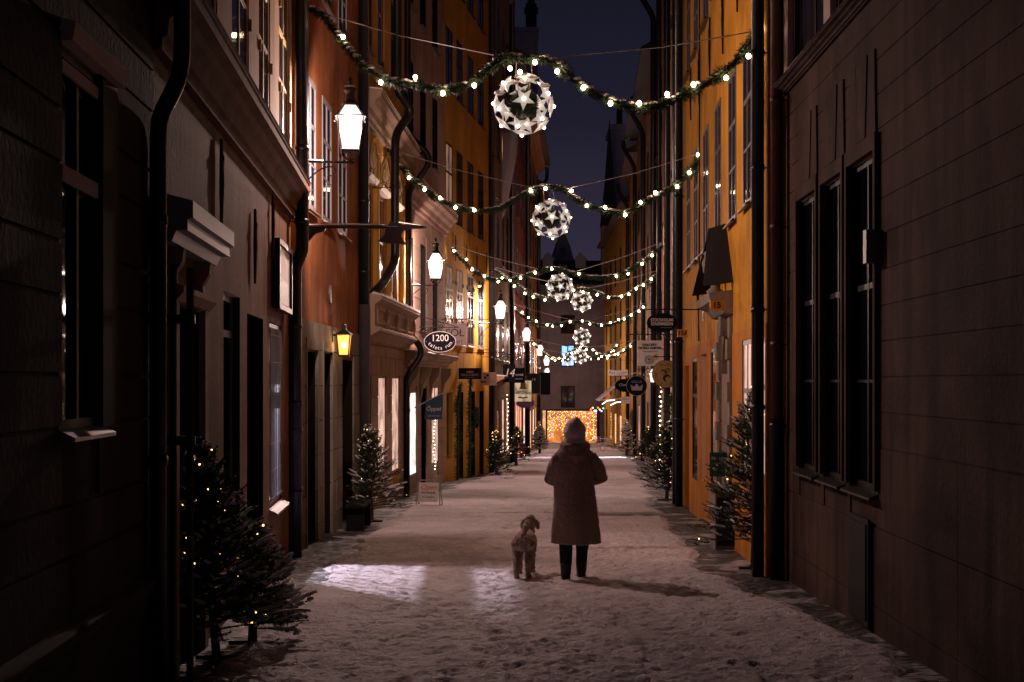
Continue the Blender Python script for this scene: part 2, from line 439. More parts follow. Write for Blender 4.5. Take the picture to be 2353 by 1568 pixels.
    def cornice(s, z, h, out, name='cornice', mat=None, Ya=None, Yb=None, snow=False, wob=0):
        u0, u1 = s.rng(s.p0[1] if Ya is None else Ya, s.p1[1] if Yb is None else Yb)
        pr = [(0.0, z), (-.25*out, z), (-.25*out, z+.16*h), (-.38*out, z+.2*h), (-.42*out, z+.42*h), (-.62*out, z+.52*h), (-.70*out, z+.66*h), (-.95*out, z+.74*h), (-.95*out, z+.92*h), (-out, z+.94*h), (-out, z+h), (0, z+h+.05)]
        o = MB().prof(pr, u0, u1).build(name, mat or s.mat, s.root)
        if snow:
            sn = MB(); q = u0
            while q < u1:
                w_ = min(random.uniform(.2, .6), u1-q); hh = random.uniform(.006, .03)
                sn.prof([(-out-.012, z+h+.002), (-out+.01, z+h+.01+hh), (-.02, z+h+.052+hh), (-.02, z+h+.05)], q, q+w_); q += w_
            sn.build('snow_strip', M['snow'], o)
        return o
    def roof(s, rise=2.6, over=.45, mat='roof'):
        T = s.top; D = s.depth
        MB().prof([(-over, T-.05), (-over, T+.08), (D/2, T+rise), (D+over, T+.08), (D+over, T-.05)], -.02, s.L+.02).build('roof', M[mat], s.root)
    def pipe(s, Y, pts, r=.055, mat='pipe_dark', name='drainpipe', clips=()):
        """pts: (dY, out, z)"""
        P = [(s.u(Y + a), -o, z) for a, o, z in pts]
        Q = [Vector(P[0])]
        for i in range(1, len(P)-1):
            a, b, c = Vector(P[i-1]), Vector(P[i]), Vector(P[i+1]); k_ = min(.45, 2.2*r/max(.01, (b-a).length)); l_ = min(.45, 2.2*r/max(.01, (c-b).length))
            s0, s1 = b.lerp(a, k_), b.lerp(c, l_)
            for t in (0, .25, .5, .75, 1): Q.append(s0*(1-t)**2 + b*2*t*(1-t) + s1*t*t)
        Q.append(Vector(P[-1]))
        mb = MB().tube(Q, r, 12)
        for z in clips:
            zz = z; o_ = [p for p in pts]; 
            k = min(range(len(P)-1), key=lambda i: 0 if min(P[i][2], P[i+1][2]) <= z <= max(P[i][2], P[i+1][2]) else 1)
            t_ = (z-P[k][2])/((P[k+1][2]-P[k][2]) or 1); q = Vector(P[k]).lerp(Vector(P[k+1]), min(1, max(0, t_)))
            mb.lathe([(r+.002, z-.03), (r+.009, z-.03), (r+.009, z+.03), (r+.002, z+.03)], 12, (q.x, q.y, 0))
            mb.tube([(q.x, q.y, z), (q.x, .01, z)], .008, 5)
        o_ = mb.build(name, M[mat], s.root, smooth=True); return o_
    def anchor(s, Y, z, h=.9):
        u = s.u(Y); mb = MB()
        mb.tube([(u, -.03, z-h/2), (u, -.035, z), (u+.01, -.03, z+h/2)], [.012, .022, .014], 6)
        mb.tube([(u-.06, -.04, z+h*.2), (u-.02, -.045, z+h*.3), (u+.03, -.04, z+h*.22)], .014, 5)
        return mb.build('wall_anchor', M['iron'], s.root)
def ell_curve(pts, n=4):
    """Catmull-Rom through pts"""
    P = [Vector(p) for p in pts]; out = []
    for i in range(len(P)-1):
        a = P[max(0, i-1)]; b = P[i]; c = P[i+1]; d = P[min(len(P)-1, i+2)]
        for k in range(n):
            t = k/n; out.append(.5*((2*b) + (c-a)*t + (2*a-5*b+4*c-d)*t*t + (3*b-a-3*c+d)*t**3))
    out.append(P[-1]); return out
# ======================= LEFT SIDE
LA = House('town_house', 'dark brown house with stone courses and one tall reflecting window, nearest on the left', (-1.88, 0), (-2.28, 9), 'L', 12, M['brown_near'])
LA.window(6.86, 7.60, 1.95, 3.83, 2, (.68,), .035, 'dark_frame', 'glass', 'metal_snow', .045, False, False, .022, jm='dark_frame', sm='taupe_pale', turn=R(5))  # pale soffit colour stands in for garland light on it
ua, ub = LA.rng(7.61, 7.95)
MB().box(ua, ub, -.03, -.001, 1.95, 3.83).build('jamb_panel', M['door'], LA.root)  # flat dark panel added in place of the recessed dark jamb
ua, ub = LA.rng(6.84, 7.97)
MB().prof([(0, 3.835), (-.07, 3.84), (-.085, 3.93), (0, 3.95)], ua, ub).build('lintel', M['taupe_pale'], LA.root)  # pale colour carries the garland light on the window head
ua, ub = LA.rng(6.88, 7.58)
MB().box(ua, ub, -.012, .004, 3.70, 3.76).build('lit_strip', M['taupe_pale'], LA.root)  # added pale strip, garland light put into its colour
MB().box(ua, ub, -.012, .004, 3.17, 3.25).build('transom', M['taupe_pale'], LA.root)  # transom paled for the garland light on it
z = .95; k = 0
while z < 6.2:
    h = .26 if k % 2 else .38
    LA.bands.append((z, z+h, .022, .014, [])); z += h; k += 1
LA.wall(); LA.roof(); LA.cornice(1.0-.25, .22, .07, 'plinth_moulding', M['brown_near'])
LA.cornice(5.5, .5, .3, 'cornice', M['brown_near'], snow=True)
LA.pipe(8.85, [(.05, .21, 9), (.05, .21, 4.2), (.03, .18, 4.05), (0, .08, 3.85), (0, .07, 3.7), (0, .07, .05)], .054, 'pipe_dark', clips=(3.2, 1.7))

LB = House('town_house', 'brown house with a long moulded cornice and cream upper floor, before the first lantern', (-2.28, 9), (-2.88, 18.5), 'L', 14, M['brown'])
for a, b in ((10.5, 11.8), (12.7, 13.95), (14.8, 15.9), (16.9, 18.15)):
    LB.window(a, b, 5.08, 7.1, 2, (.36, .68), .03, 'yellow_frame', 'glass_b', 'sill', .07, True)
    LB.window(a, b, 8.2, 10.2, 2, (.36, .68), .03, 'yellow_frame', 'glass_b', 'sill', .07)
LB.door(9.75, 10.9, -.3, 2.72, .30, 'door')
LB.window(12.25, 13.35, .75, 2.98, 1, (.86,), .10, 'grey_frame', 'glass', None, jm='dark_frame', sm='taupe_pale')
LB.door(13.9, 15.3, -.3, 2.86, .28, 'door', lintel=None)
sw0, sw1 = LB.op(15.95, 17.25, .78, 2.86, .12)      # the lit shop window, open to the room behind
LB.wall(); LB.roof()
LB.cornice(4.3, .46, .26, 'cornice', M['brown'], snow=True)
# upper storey render in cream, a thin skin proud of the brown wall
mb = MB(); us = sorted({0, LB.L} | {o[0] for o in LB.ops if o[2] > 4.8} | {o[1] for o in LB.ops if o[2] > 4.8}); zs = [4.78, 5.08, 7.1, 8.2, 10.2, 14]
for i in range(len(us)-1):
    for j in range(len(zs)-1):
        uc, zc = (us[i]+us[i+1])/2, (zs[j]+zs[j+1])/2
        if any(o[0] < uc < o[1] and o[2] < zc < o[3] for o in LB.ops): continue
        mb.box(us[i], us[i+1], -.012, -.001, zs[j], zs[j+1])
mb.build('upper_render', M['cream'], LB.root)
# portal hood, consoles and surround over the carved door
u0, u1 = LB.rng(9.15, 11.15)
hd = MB().prof([(0, 3.10), (-.10, 3.10), (-.13, 3.17), (-.20, 3.17), (-.20, 3.24), (-.235, 3.25), (-.235, 3.36), (-.20, 3.37), (0, 3.42)], u0, u1).build('door_hood', M['white_frame'], LB.root)
for uu in (LB.u(9.55), LB.u(10.75)):
    MB().prof([(-.0, 2.72), (-.05, 2.74), (-.06, 2.84), (-.05, 2.92), (-.10, 3.0), (-.11, 3.09), (0, 3.09)], uu, uu+.11).build('console', M['tan'], LB.root)
mb = MB(); ua, ub = LB.rng(9.75, 10.9)
mb.box(ua-.16, ua-.002, -.05, .02, -.1, 2.74); mb.box(ub+.002, ub+.16, -.05, .02, -.1, 2.74); mb.prof([(.02, 2.74), (-.06, 2.74), (-.11, 2.80), (-.11, 2.84), (.02, 2.88)], ua-.2, ub+.2)
mb.build('door_surround', M['tan'], LB.root)
for (Y, z) in ((11.9, 3.85), (14.3, 3.55), (16.0, 3.95)): LB.anchor(Y, z, .75)
# shop window with roller grille
a, b = sw0+.003, sw1-.003
mb = MB()
mb.box(a, a+.05, .02, .08, .783, 2.857); mb.box(b-.05, b, .02, .08, .783, 2.857); mb.box(a+.05, b-.05, .02, .08, .783, .84); mb.box(a+.05, b-.05, .02, .08, 2.80, 2.857)
mb.box(a+.05, b-.05, .02, .07, 1.95, 2.08)
mb.box(a+.05, b-.05, .02, .07, 2.21, 2.29)
swf = mb.build('shop_window', M['grey_frame'], LB.root)
g = MB(); z = .86
while z < 2.8:
    g.box(a+.03, b-.03, -.010, -.005, z, z+.006); z += .31
q = a+.06
while q < b-.05:
    g.tube([(q, -.008, .84), (q, -.008, 2.8)], .010, 5); q += random.uniform(.12, .24)
g.build('roller_grille', M['white_frame'], swf)
gm, n_, b_ = mat_base('clear_glass')
tr = n_.nodes.new('ShaderNodeBsdfTransparent'); gl = n_.nodes.new('ShaderNodeBsdfGlossy'); gl.inputs['Roughness'].default_value = .02
mx = n_.nodes.new('ShaderNodeMixShader'); mx.inputs[0].default_value = .08
n_.links.new(tr.outputs[0], mx.inputs[1]); n_.links.new(gl.outputs[0], mx.inputs[2])
n_.links.new(mx.outputs[0], n_.nodes['Material Output'].inputs[0]); M['clear'] = gm
MB().box(a+.05, b-.05, .04, .046, .84, 2.21).build('pane', M['clear'], swf)
MB().box(a+.05, b-.05, .04, .10, 2.291, 2.80).build('upper_pane', M['glass_b'], swf)
MB().prof([(-.10, .69), (-.10, .71), (.019, .775), (.019, .73)], sw0-.08, sw1+.08).build('sill', M['metal_snow'], swf)
# room behind the shop window
def spot(name, loc, target, energy, col, size, blend=.15, rad=.02):
    l = bpy.data.lights.new(name, 'SPOT'); l.energy = energy; l.color = col; l.spot_size = R(size); l.spot_blend = blend; l.shadow_soft_size = rad
    o = bpy.data.objects.new(name, l); C.objects.link(o); o.location = loc
    o.rotation_euler = (Vector(target)-Vector(loc)).to_track_quat('-Z', 'Y').to_euler(); return o
spot('shop_spotlight', (-3.76, 17.4, 2.9), (-2.2, 15.9, 0.4), 1000, (.88, .82, .98), 68, .8, .026)

LB.pipe(18.32, [(0, .16, 9), (0, .16, 3.95), (-.0, .16, 3.86), (-.0, .07, 3.66), (0, .07, 3.55), (0, .07, -.1)], .088, 'pipe_dark', clips=(5.2, 4.25, 2.9))
LB.pipe(18.32, [(0, .07, 1.95), (0, .07, 1.0), (0, .07, -.1)], .094, 'pipe_bluelit', 'pipe_boot', clips=(1.9, 1.55, .8))  # sleeve whose blue tint paints the bluish light low on the pipe

LC = House('town_house', 'red orange house on a grey stone base, behind the first lantern and the iron axe', (-2.88, 18.9), (-2.82, 26.4), 'L', 15, M['red'])
for (a, b) in ((19.75, 20.75), (21.4, 22.45), (23.25, 24.4)):
    LC.window(a, b, 4.62, 6.5, 2, (.33, .66), .02, 'white_frame', 'glass_b', 'metal_snow', .075)
    LC.window(a, b, 7.9, 9.8, 2, (.33, .66), .02, 'white_frame', 'glass_b', 'metal_snow', .075)
LC.door(19.7, 20.7, -.3, 2.62, .28, 'door_red', lintel='white_frame', jm='door', sm='white_frame')
LC.door(21.35, 22.3, -.3, 2.62, .28, 'door_red', lintel='white_frame', jm='door', sm='white_frame')
LC.door(23.6, 25.2, -.4, 2.55, .35, 'door')
LC.wall(); LC.roof()
LC.pipe(26.15, [(0, .1, 14), (0, .1, 3.6)], .095, 'pipe_dark', clips=(8, 5.5, 4.2))
LC.pipe(26.15, [(0, .1, 3.6), (0, .1, -.3)], .11, 'pipe_grey', 'pipe_boot')
def stone_base(H, zt, courses, mat, Ya=None, Yb=None, pr=.03, z0=-2.5, wob=.35):
    """ashlar cladding round the openings of the ground floor"""
    u0, u1 = H.rng(H.p0[1] if Ya is None else Ya, H.p1[1] if Yb is None else Yb)
    mb = MB(); z = z0; k = 0
    while z < zt - .05:
        zn = min(zt, z + courses*random.uniform(.9, 1.1))
        if zt - zn < courses*.4: zn = zt
        iv = [(u0+.001, u1-.001)]
        for o in H.ops:
            if o[2] < zn-.01 and o[3] > z+.01:
                nv = []
                for a, b in iv:
                    if o[1] <= a or o[0] >= b: nv.append((a, b)); continue
                    if o[0] > a: nv.append((a, o[0]))
                    if o[1] < b: nv.append((o[1], b))
                iv = nv
        for a, b in iv:
            q = a; first = True
            while q < b-.02:
                wd = random.uniform(.5, .95); e_ = min(b, q+wd)
                if b-e_ < .25: e_ = b
                p = pr + random.uniform(-.004, .004)
                mb.box(q+(.006 if not first else 0), e_-(.006 if e_ < b else 0), -p, -.0005, z+.006, zn-.006); q = e_; first = False
        z = zn; k += 1
    return mb.build('stone_base', mat, H.root)
stone_base(LC, 3.05, .52, M['stone'])
mb = MB()
for (a, b) in ((19.7, 20.7), (21.35, 22.3)):
    p, q = LC.rng(a, b)
    mb.box(p-.09, p-.002, -.045, -.031, -.3, 2.64); mb.box(q+.002, q+.09, -.045, -.031, -.3, 2.64); mb.box(p-.09, q+.09, -.05, -.031, 2.64, 2.80)
mb.build('door_surround', M['stone'], LC.root)
mb = MB().prism([(LC.u(22.2)+.08*math.cos(a*PI/6), 3.55+.15*math.sin(a*PI/6)) for a in range(12)], -.03, -.003)
mb.build('wall_plaque', M['pipe_grey'], LC.root)

LD = House('town_house', 'yellow house with stone bay, scroll ornaments and red framed windows between two bent drainpipes', (-2.82, 26.4), (-2.55, 33.4), 'L', 15.5, M['yellow'])
LD.window(27.0, 27.9, 3.9, 6.0, 1, (.55,), .03, 'red_frame', 'glass', 'metal_snow', .07)
LD.window(28.7, 29.9, 3.9, 6.0, 1, (.55,), .03, 'red_frame', 'glass', 'metal_snow', .07)
LD.window(31.0, 32.2, 3.9, 6.0, 1, (.55,), .03, 'red_frame', 'glass', 'metal_snow', .07)
for (a, b) in ((27.0, 28.0), (28.9, 29.9), (31.0, 32.0)):
    LD.window(a, b, 8.6, 10.6, 1, (.6,), .05, 'red_frame', 'glass', 'metal_snow', .07)
    LD.window(a, b, 12.0, 13.8, 1, (.6,), .05, 'red_frame', 'glass', 'metal_snow', .07)
LD.door(26.75, 27.7, -.6, 2.0, .3, 'door')
LD.window(28.75, 30.1, .35, 2.3, 1, (), .03, 'red_frame', 'lit_pink', None, .05)
LD.window(31.0, 32.5, .15, 2.3, 1, (), .03, 'red_frame', 'lit_pink', None, .05)
LD.wall(); LD.roof()
stone_base(LD, 2.9, .40, M['tan'])
u0, u1 = 0.02, LD.L-.02
bay = MB().prof([(0, 2.92), (-.12, 2.95), (-.16, 3.02), (-.30, 3.10), (-.36, 3.13), (-.36, 3.18), (-.27, 3.22), (-.27, 3.62), (-.33, 3.66), (-.40, 3.72), (-.40, 3.78), (0, 3.86)], u0, u1).build('bay_base', M['tan'], LD.root)
mb = MB()
for k in range(4):
    c = u0 + .9 + k*1.65
    for bx in ((c-.55, c+.55, 3.28, 3.31), (c-.55, c+.55, 3.53, 3.56), (c-.55, c-.52, 3.31, 3.53), (c+.52, c+.55, 3.31, 3.53)): mb.box(bx[0], bx[1], -.29, -.269, bx[2], bx[3])
    mb.ball((c+.82, -.27, 3.42), .2, 10, 8, (.45, .3, .95))
mb.build('panel_relief', M['tan'], bay)
sn = MB(); q = u0
while q < u1:
    w_ = min(random.uniform(.15, .4), u1-q); hh = random.uniform(.015, .05); sn.prof([(-.41, 3.782), (-.40, 3.79+hh), (-.25, 3.84+hh), (-.2, 3.82)], q, q+w_); q += w_
sn.build('snow_strip', M['snow'], bay)
for uu in (26.6, 28.3, 30.4, 32.7):
    c = LD.u(uu); mb = MB().box(c-.13, c+.13, -.09, -.001, 3.87, 7.0); mb.box(c-.16, c+.16, -.12, -.001, 6.7, 6.85); mb.box(c-.06, c+.06, -.11, -.0905, 4.1, 6.6)
    mb.build('pilaster', M['yellow'], LD.root)
LD.cornice(7.1, .5, .42, 'cornice', M['tan'], snow=True)
def scroll(cx, y, cz, r, turns=1.6, flip=1, n=22):
    return [(cx + flip*r*(1-.8*t/(n-1))*math.cos(-PI/2 + turns*2*PI*t/(n-1)), y, cz + r*(1-.8*t/(n-1))*math.sin(-PI/2 + turns*2*PI*t/(n-1))) for t in range(n)]
for (a, b) in ((27.0, 27.9), (28.7, 29.9), (31.0, 32.2)):
    p, q = LD.rng(a, b); c = (p+q)/2; hw = (q-p)/2+.1; mb = MB()
    mb.prof([(0, 6.02), (-.10, 6.04), (-.16, 6.12), (0, 6.16)], p-.12, q+.12)
    mb.tube(scroll(c-hw*.5, -.10, 6.36, .17, 1.4, 1), .035, 6); mb.tube(scroll(c+hw*.5, -.10, 6.36, .17, 1.4, -1), .035, 6)
    mb.ball((c, -.09, 6.48), .13, 10, 8, (1, .6, 1.4)); mb.tube([(c-hw, -.07, 6.2), (c-hw*.8, -.1, 6.5), (c, -.1, 6.78), (c+hw*.8, -.1, 6.5), (c+hw, -.07, 6.2)], .03, 6)
    mb.build('window_pediment', M['yellow_frame'], LD.root)
LD.pipe(28.0, [(0, .5, 14), (0, .5, 7.9), (.25, .78, 7.55), (0.1, .5, 7.15), (0, .46, 6.9), (0, .46, 4.55), (-.6, .32, 4.1), (-1.4, .14, 3.75)], .085, 'pipe_dark', clips=(6.0, 5.2))
LD.pipe(33.2, [(0, .12, 14), (0, .12, 7.95), (.05, .6, 7.5), (.05, .6, 7.2), (0, .14, 6.6), (0, .14, 3.3), (.1, .42, 3.0), (.1, .42, 2.75), (0, .10, 2.3), (0, .10, -1)], .075, 'pipe_dark', clips=(5.5, 1.5))

LE = House('town_house', 'pink beige house with a deep moulded cornice, behind the second lantern on the left', (-2.55, 33.4), (-1.97, 41.2), 'L', 16, M['pink'])
for (a, b) in ((33.95, 35.0), (36.2, 37.3), (38.6, 39.7)):
    LE.window(a, b, 3.5, 5.7, 2, (.62,), .10, 'dark_frame', 'glass', 'sill', .06, jm='dark_frame')
    LE.window(a, b, 8.0, 10.0, 2, (.62,), .10, 'dark_frame', 'glass', 'sill', .06, jm='dark_frame')
    LE.window(a, b, 11.3, 13.1, 2, (.62,), .10, 'dark_frame', 'glass', 'sill', .06, jm='dark_frame')
LE.window(34.1, 35.5, -.15, 1.95, 1, (), .02, 'grey_frame', 'lit_white', None, .05)
LE.door(36.2, 37.3, -1, 2.0, .35, 'door')
LE.window(38.3, 39.8, -.1, 2.05, 2, (.8,), .02, 'grey_frame', 'lit_pink', None, .05)
z = 3.0
while z < 6.3:
    LE.bands.append((z, z+.42, .022, .014, [])); z += .42
LE.wall(); LE.roof(); LE.cornice(6.38, .58, .42, snow=True); LE.cornice(2.55, .32, .42, 'shop_cornice', M['tan'], snow=True)
stone_base(LE, 2.5, .42, M['tan'])
for Y in (33.8, 35.9, 37.8, 40.3):
    c = LE.u(Y); MB().prof([(-.03, 1.7), (-.06, 1.75), (-.12, 2.1), (-.30, 2.35), (-.32, 2.54), (-.03, 2.54)], c, c+.18).build('console', M['tan'], LE.root)
# small light string inside the third shop window
LF = House('town_house', 'bright yellow house with four columns of windows, left side behind the hanging shop signs', (-1.97, 41.2), (-.78, 49.7), 'L', 17, M['ochre'])
cols = ((41.45, 42.55), (43.2, 44.3), (45.15, 46.3), (47.15, 48.35))
for i, (a, b) in enumerate(cols):
    LF.window(a, b, 10.75, 12.6, 2, (.6,), .03, 'dark_frame', 'glass', 'sill', .06)
    LF.window(a, b, 14.0, 15.6, 2, (.6,), .03, 'dark_frame', 'glass', 'sill', .06)
    LF.window(a, b, 6.95, 9.2, 2, (.62,), .03, 'dark_frame', 'dim_glow' if i == 0 else 'glass', 'sill', .06)
    LF.window(a, b, 3.3, 5.6, 2, (.36, .70), .02, 'grey_frame', 'dim_glow' if i < 2 else 'glass_b', 'metal_snow', .07, True)  # first two panes glow in place of the lantern's reflection
for (a, b) in ((43.3, 44.4), (45.6, 46.6), (47.4, 48.4)):
    LF.door(a, b, -1, 1.85, .15, 'grey_frame')
LF.window(41.6, 42.6, -.1, 1.85, 1, (), .15, 'grey_frame', 'glass', None)
LF.wall(); LF.roof()
for (Y, z) in ((42.9, 6.2), (44.8, 6.1), (46.8, 6.2), (48.8, 6.2)): LF.anchor(Y, z, .8)
LF.pipe(49.55, [(0, .1, 16.5), (0, .1, -1.2)], .11, 'pipe_dark', clips=(10, 6, 3))

LG = House('town_house', 'tall umber house with a curved shop canopy, left side between two far drainpipes', (-.78, 49.7), (-.10, 62.3), 'L', 19.5, M['umber'])
for i, (a, b) in enumerate(((50.6, 51.9), (53.6, 55.0), (56.8, 58.2), (59.8, 61.2))):
    LG.window(a, b, 3.0, 5.2, 2, (.62,), .03, 'grey_frame', 'lit_pink' if i in (1,) else 'glass', 'sill', .07)
    LG.window(a, b, 6.8, 9.2, 2, (.62,), .03, 'dark_frame', 'lit_warm' if i == 0 else 'glass', 'sill', .07)
    LG.window(a, b, 10.6, 13.0, 2, (.62,), .03, 'dark_frame', 'glass' if i != 2 else 'lit_warm', 'sill', .07)
    LG.window(a, b, 14.2, 16.5, 2, (.62,), .03, 'dark_frame', 'glass', 'sill', .07)
    LG.window(a, b, -.9, 1.5, 1, (), .03, 'dark_frame', 'lit_pink' if i in (2, 3) else 'glass', None, .07)
LG.wall(); LG.roof(); LG.cornice(2.0, .35, .5, 'shop_cornice', snow=True, Ya=50.2, Yb=56)
LG.cornice(18.6, .8, .6)
LG.pipe(62.1, [(0, .12, 19), (0, .12, -1.5)], .11, 'pipe_dark')
LH = House('town_house', 'dark red house behind the third and fourth lanterns on the left', (-.10, 62.3), (.75, 77.4), 'L', 16.5, M['wine'])
for i, (a, b) in enumerate(((63.6, 65.2), (67.4, 69.0), (71.2, 72.8), (74.8, 76.4))):
    for (z0, z1, g_) in ((2.4, 4.8, 'lit_pink' if i == 0 else 'glass'), (6.2, 8.6, 'glass'), (10, 12.2, 'glass'), (13.4, 15.3, 'glass')):
        LH.window(a, b, z0, z1, 2, (.6,), .03, 'grey_frame', g_, 'sill', .08)
    LH.window(a, b, -1.3, 1.1, 1, (), .03, 'dark_frame', 'lit_white' if i in (0, 3) else 'lit_warm', None, .08)
LH.wall(); LH.roof(2.0, .6, 'roof_tile'); LH.pipe(77.2, [(0, .12, 16), (0, .12, -2)], .12, 'pipe_dark')
LI = House('town_house', 'apricot house lit by two lanterns near the far end of the left row', (.75, 77.4), (1.65, 95), 'L', 16.6, M['apricot'])
for i, (a, b) in enumerate(((79, 80.8), (83.5, 85.3), (88, 89.8), (92, 93.8))):
    for (z0, z1, g_) in ((1.8, 4.2, 'lit_warm' if i == 1 else 'glass'), (5.6, 8.0, 'glass'), (9.4, 11.6, 'glass'), (12.9, 15, 'glass')):
        LI.window(a, b, z0, z1, 2, (.6,), .03, 'dark_frame', g_, 'sill', .08)
    LI.window(a, b, -1.9, .5, 1, (), .03, 'dark_frame', 'lit_warm' if i % 2 else 'lit_white', None, .08)
LI.wall(); LI.roof(2.4, .9, 'roof_tile'); LI.cornice(15.9, .6, .6); LI.pipe(94.7, [(0, .7, 16.4), (0, .7, 15.6), (0, .15, 14.8), (0, .15, -2)], .12, 'pipe_dark')
LJ = House('town_house', 'last brown house of the left row beside the end of the street', (1.65, 95), (2.3, 118.5), 'L', 15.2, M['umber'])
for i, (a, b) in enumerate(((97, 99), (103, 105), (109, 111), (114, 116))):
    for (z0, z1) in ((1.2, 3.8), (5.2, 7.6), (9, 11.4)):
        LJ.window(a, b, z0, z1, 2, (.6,), .03, 'dark_frame', 'glass', 'sill', .09)
    LJ.window(a, b, -2.4, 0, 1, (), .03, 'dark_frame', 'lit_white' if i == 2 else 'glass', None, .09)
LJ.wall(); LJ.roof(2.4, .8, 'roof_tile')

# ======================= RIGHT SIDE
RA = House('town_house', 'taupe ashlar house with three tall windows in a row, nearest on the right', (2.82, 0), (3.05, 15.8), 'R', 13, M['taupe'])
wr = ((11.6, 12.58), (12.82, 13.72), (14.0, 14.98))
for (a, b) in wr: RA.window(a, b, 1.27, 4.08, 2, (.32, .62), .06, 'dark_frame', 'glass', 'sill', .05, False, False, .022, jm='dark_frame', sm='taupe_pale', turn=R(-2.2))  # soffits coloured pale to show them lit
for (a, b) in ((7.6, 9.3), (9.9, 11.4), (12.0, 13.1), (13.6, 15.3)): RA.window(a, b, 5.62, 7.9, 2, (.3, .62), .08, 'dark_frame', 'glass_b', None, .06)
cuts = [RA.u(15.4)]
z = 1.655
while z < 5.3:
    RA.bands.append((z, z+.2875, .012, .007, [RA.u(15.42), RA.u(15.1)] if z < 4.0 else [])); z += .2875
z = -.3
while z < 1.6:
    RA.bands.append((z, z+.65, .008, .012, [RA.u(11.3), RA.u(9.4), RA.u(7), RA.u(15.3), RA.u(13.8)])); z += .65
RA.wall(); RA.roof()
RA.cornice(5.36, .08, .16, 'ledge', M['taupe'], snow=True)
for (a, b) in ((5.0, 7.45), (9.42, 9.78), (11.5, 11.9), (13.2, 13.5), (15.4, 15.78)):
    p, q = RA.rng(a, b); MB().box(p, q, -.06, -.001, 5.5, 8.4).build('pilaster', M['taupe_pale'], RA.root)
mb = MB()
for (a, b) in wr:
    p, q = RA.rng(a, b); mb.box(p-.07, p-.003, -.05, -.001, 1.3, 4.22); mb.box(q+.003, q+.07, -.05, -.001, 1.3, 4.22); mb.box(p-.0025, q+.0025, -.05, -.001, 4.085, 4.22)
mb.build('window_surround', M['taupe'], RA.root)
for (a, b) in wr:
    p, q = RA.rng(a, b); c = (p+q)/2; mb = MB()
    mb.prism([(c-.13, 4.24), (c+.13, 4.24), (c+.20, 4.92), (c-.20, 4.92)], -.03, -.001)
    mb.prism([(c-.48, 4.24), (c-.16, 4.24), (c-.24, 4.92), (c-.44, 4.92)], -.024, -.001)
    mb.prism([(c+.48, 4.24), (c+.16, 4.24), (c+.24, 4.92), (c+.44, 4.92)], -.024, -.001)
    mb.build('keystone', M['taupe'], RA.root)
mb = MB(); p, q = RA.rng(11.75, 12.5); mb.box(p, q, -.05, -.031, .15, 1.05); mb.box(p+.06, q-.06, -.06, -.0505, .2, 1.0)
mb.build('basement_hatch', M['dark_frame'], RA.root)
MB().box(RA.u(11.55)-.03, RA.u(11.55)+.08, -.13, -.013, 3.15, 3.42).build('alarm_box', M['grey_frame'], RA.root)
RA.pipe(15.72, [(0, .12, 12), (0, .12, 1.75)], .068, 'pipe_red', clips=(5.3, 3.9, 2.6))
RA.pipe(15.72, [(0, .12, 1.75), (0, .12, 0)], .080, 'pipe_dark', 'pipe_boot', clips=(1.7,))

RB = House('town_house', 'orange house with tall windows, wall anchors and an arched stone portal on the right', (2.87, 15.95), (3.58, 29.6), 'R', 17, M['orange'])
wc = ((17.45, 18.4), (19.3, 20.3), (21.45, 22.45), (23.65, 24.7), (25.85, 26.8), (27.75, 28.7))
for i, (a, b) in enumerate(wc):
    RB.window(a, b, 4.4, 6.48, 2, (.34, .66), .018, 'grey_frame', 'glass_b', 'sill', .06)
    RB.window(a, b, 8.25, 10.3, 2, (.34, .66), .018, 'grey_frame', 'glass_b', 'sill', .06)
    RB.window(a, b, 12.1, 14.1, 2, (.34, .66), .018, 'grey_frame', 'glass', 'sill', .06)
RB.window(16.15, 16.85, 1.05, 2.7, 1, (.66,), .03, 'white_frame', 'lit_pink', None, .06)
RB.window(17.5, 18.5, .95, 2.72, 2, (.2, .64), .03, 'white_frame', 'lit_pink', None, .06)
pa, pb = RB.op(20.05, 21.35, -.4, 2.95, .55, 'taupe_pale')
RB.window(22.25, 23.2, .5, 2.72, 1, (), .03, 'dark_frame', 'glass', None, .06)
RB.door(24.0, 25.2, .45, 2.66, .45, 'orange_deep' if 'orange_deep' in M else 'door', panels=False, handle=False, jm='lit_jamb')
RB.window(25.95, 27.2, .35, 2.62, 1, (.7,), .03, 'dark_frame', 'glass', None, .06)
RB.door(28.0, 29.1, -.6, 2.5, .35, 'orange_deep', panels=False, handle=False, jm='orange_deep')
RB.wall(); RB.roof()
mb2 = MB(); mb = MB()      # lower render a deeper orange, thin skin
for i_, (zs0, zs1) in enumerate([(-.6, 2.85)]):
    ops = [o for o in RB.ops if o[2] < 2.8]
    us = sorted({0, RB.L} | {o[0] for o in ops} | {o[1] for o in ops}); zz = sorted({-.6, 2.85} | {min(2.85, o[3]) for o in ops} | {max(-.6, o[2]) for o in ops})
    for i in range(len(us)-1):
        for j in range(len(zz)-1):
            uc, zc = (us[i]+us[i+1])/2, (zz[j]+zz[j+1])/2
            if any(o[0] < uc < o[1] and o[2] < zc < o[3] for o in ops): continue
            if RB.u(21.75) < uc < RB.u(19.65): continue
            (mb if uc > RB.u(20.7) else mb2).box(us[i], us[i+1], -.010, -.001, zz[j], zz[j+1])
mb.build('lower_render', M['orange_deep'], RB.root); mb2.build('lower_render', M['orange_deep'], RB.root)
for (Y, z) in ((18.9, 7.6), (20.9, 7.5), (23.1, 7.6), (25.3, 7.6), (27.3, 7.7), (17.0, 3.7), (20.9, 11.3), (23.1, 11.3)): RB.anchor(Y, z, 1.0)
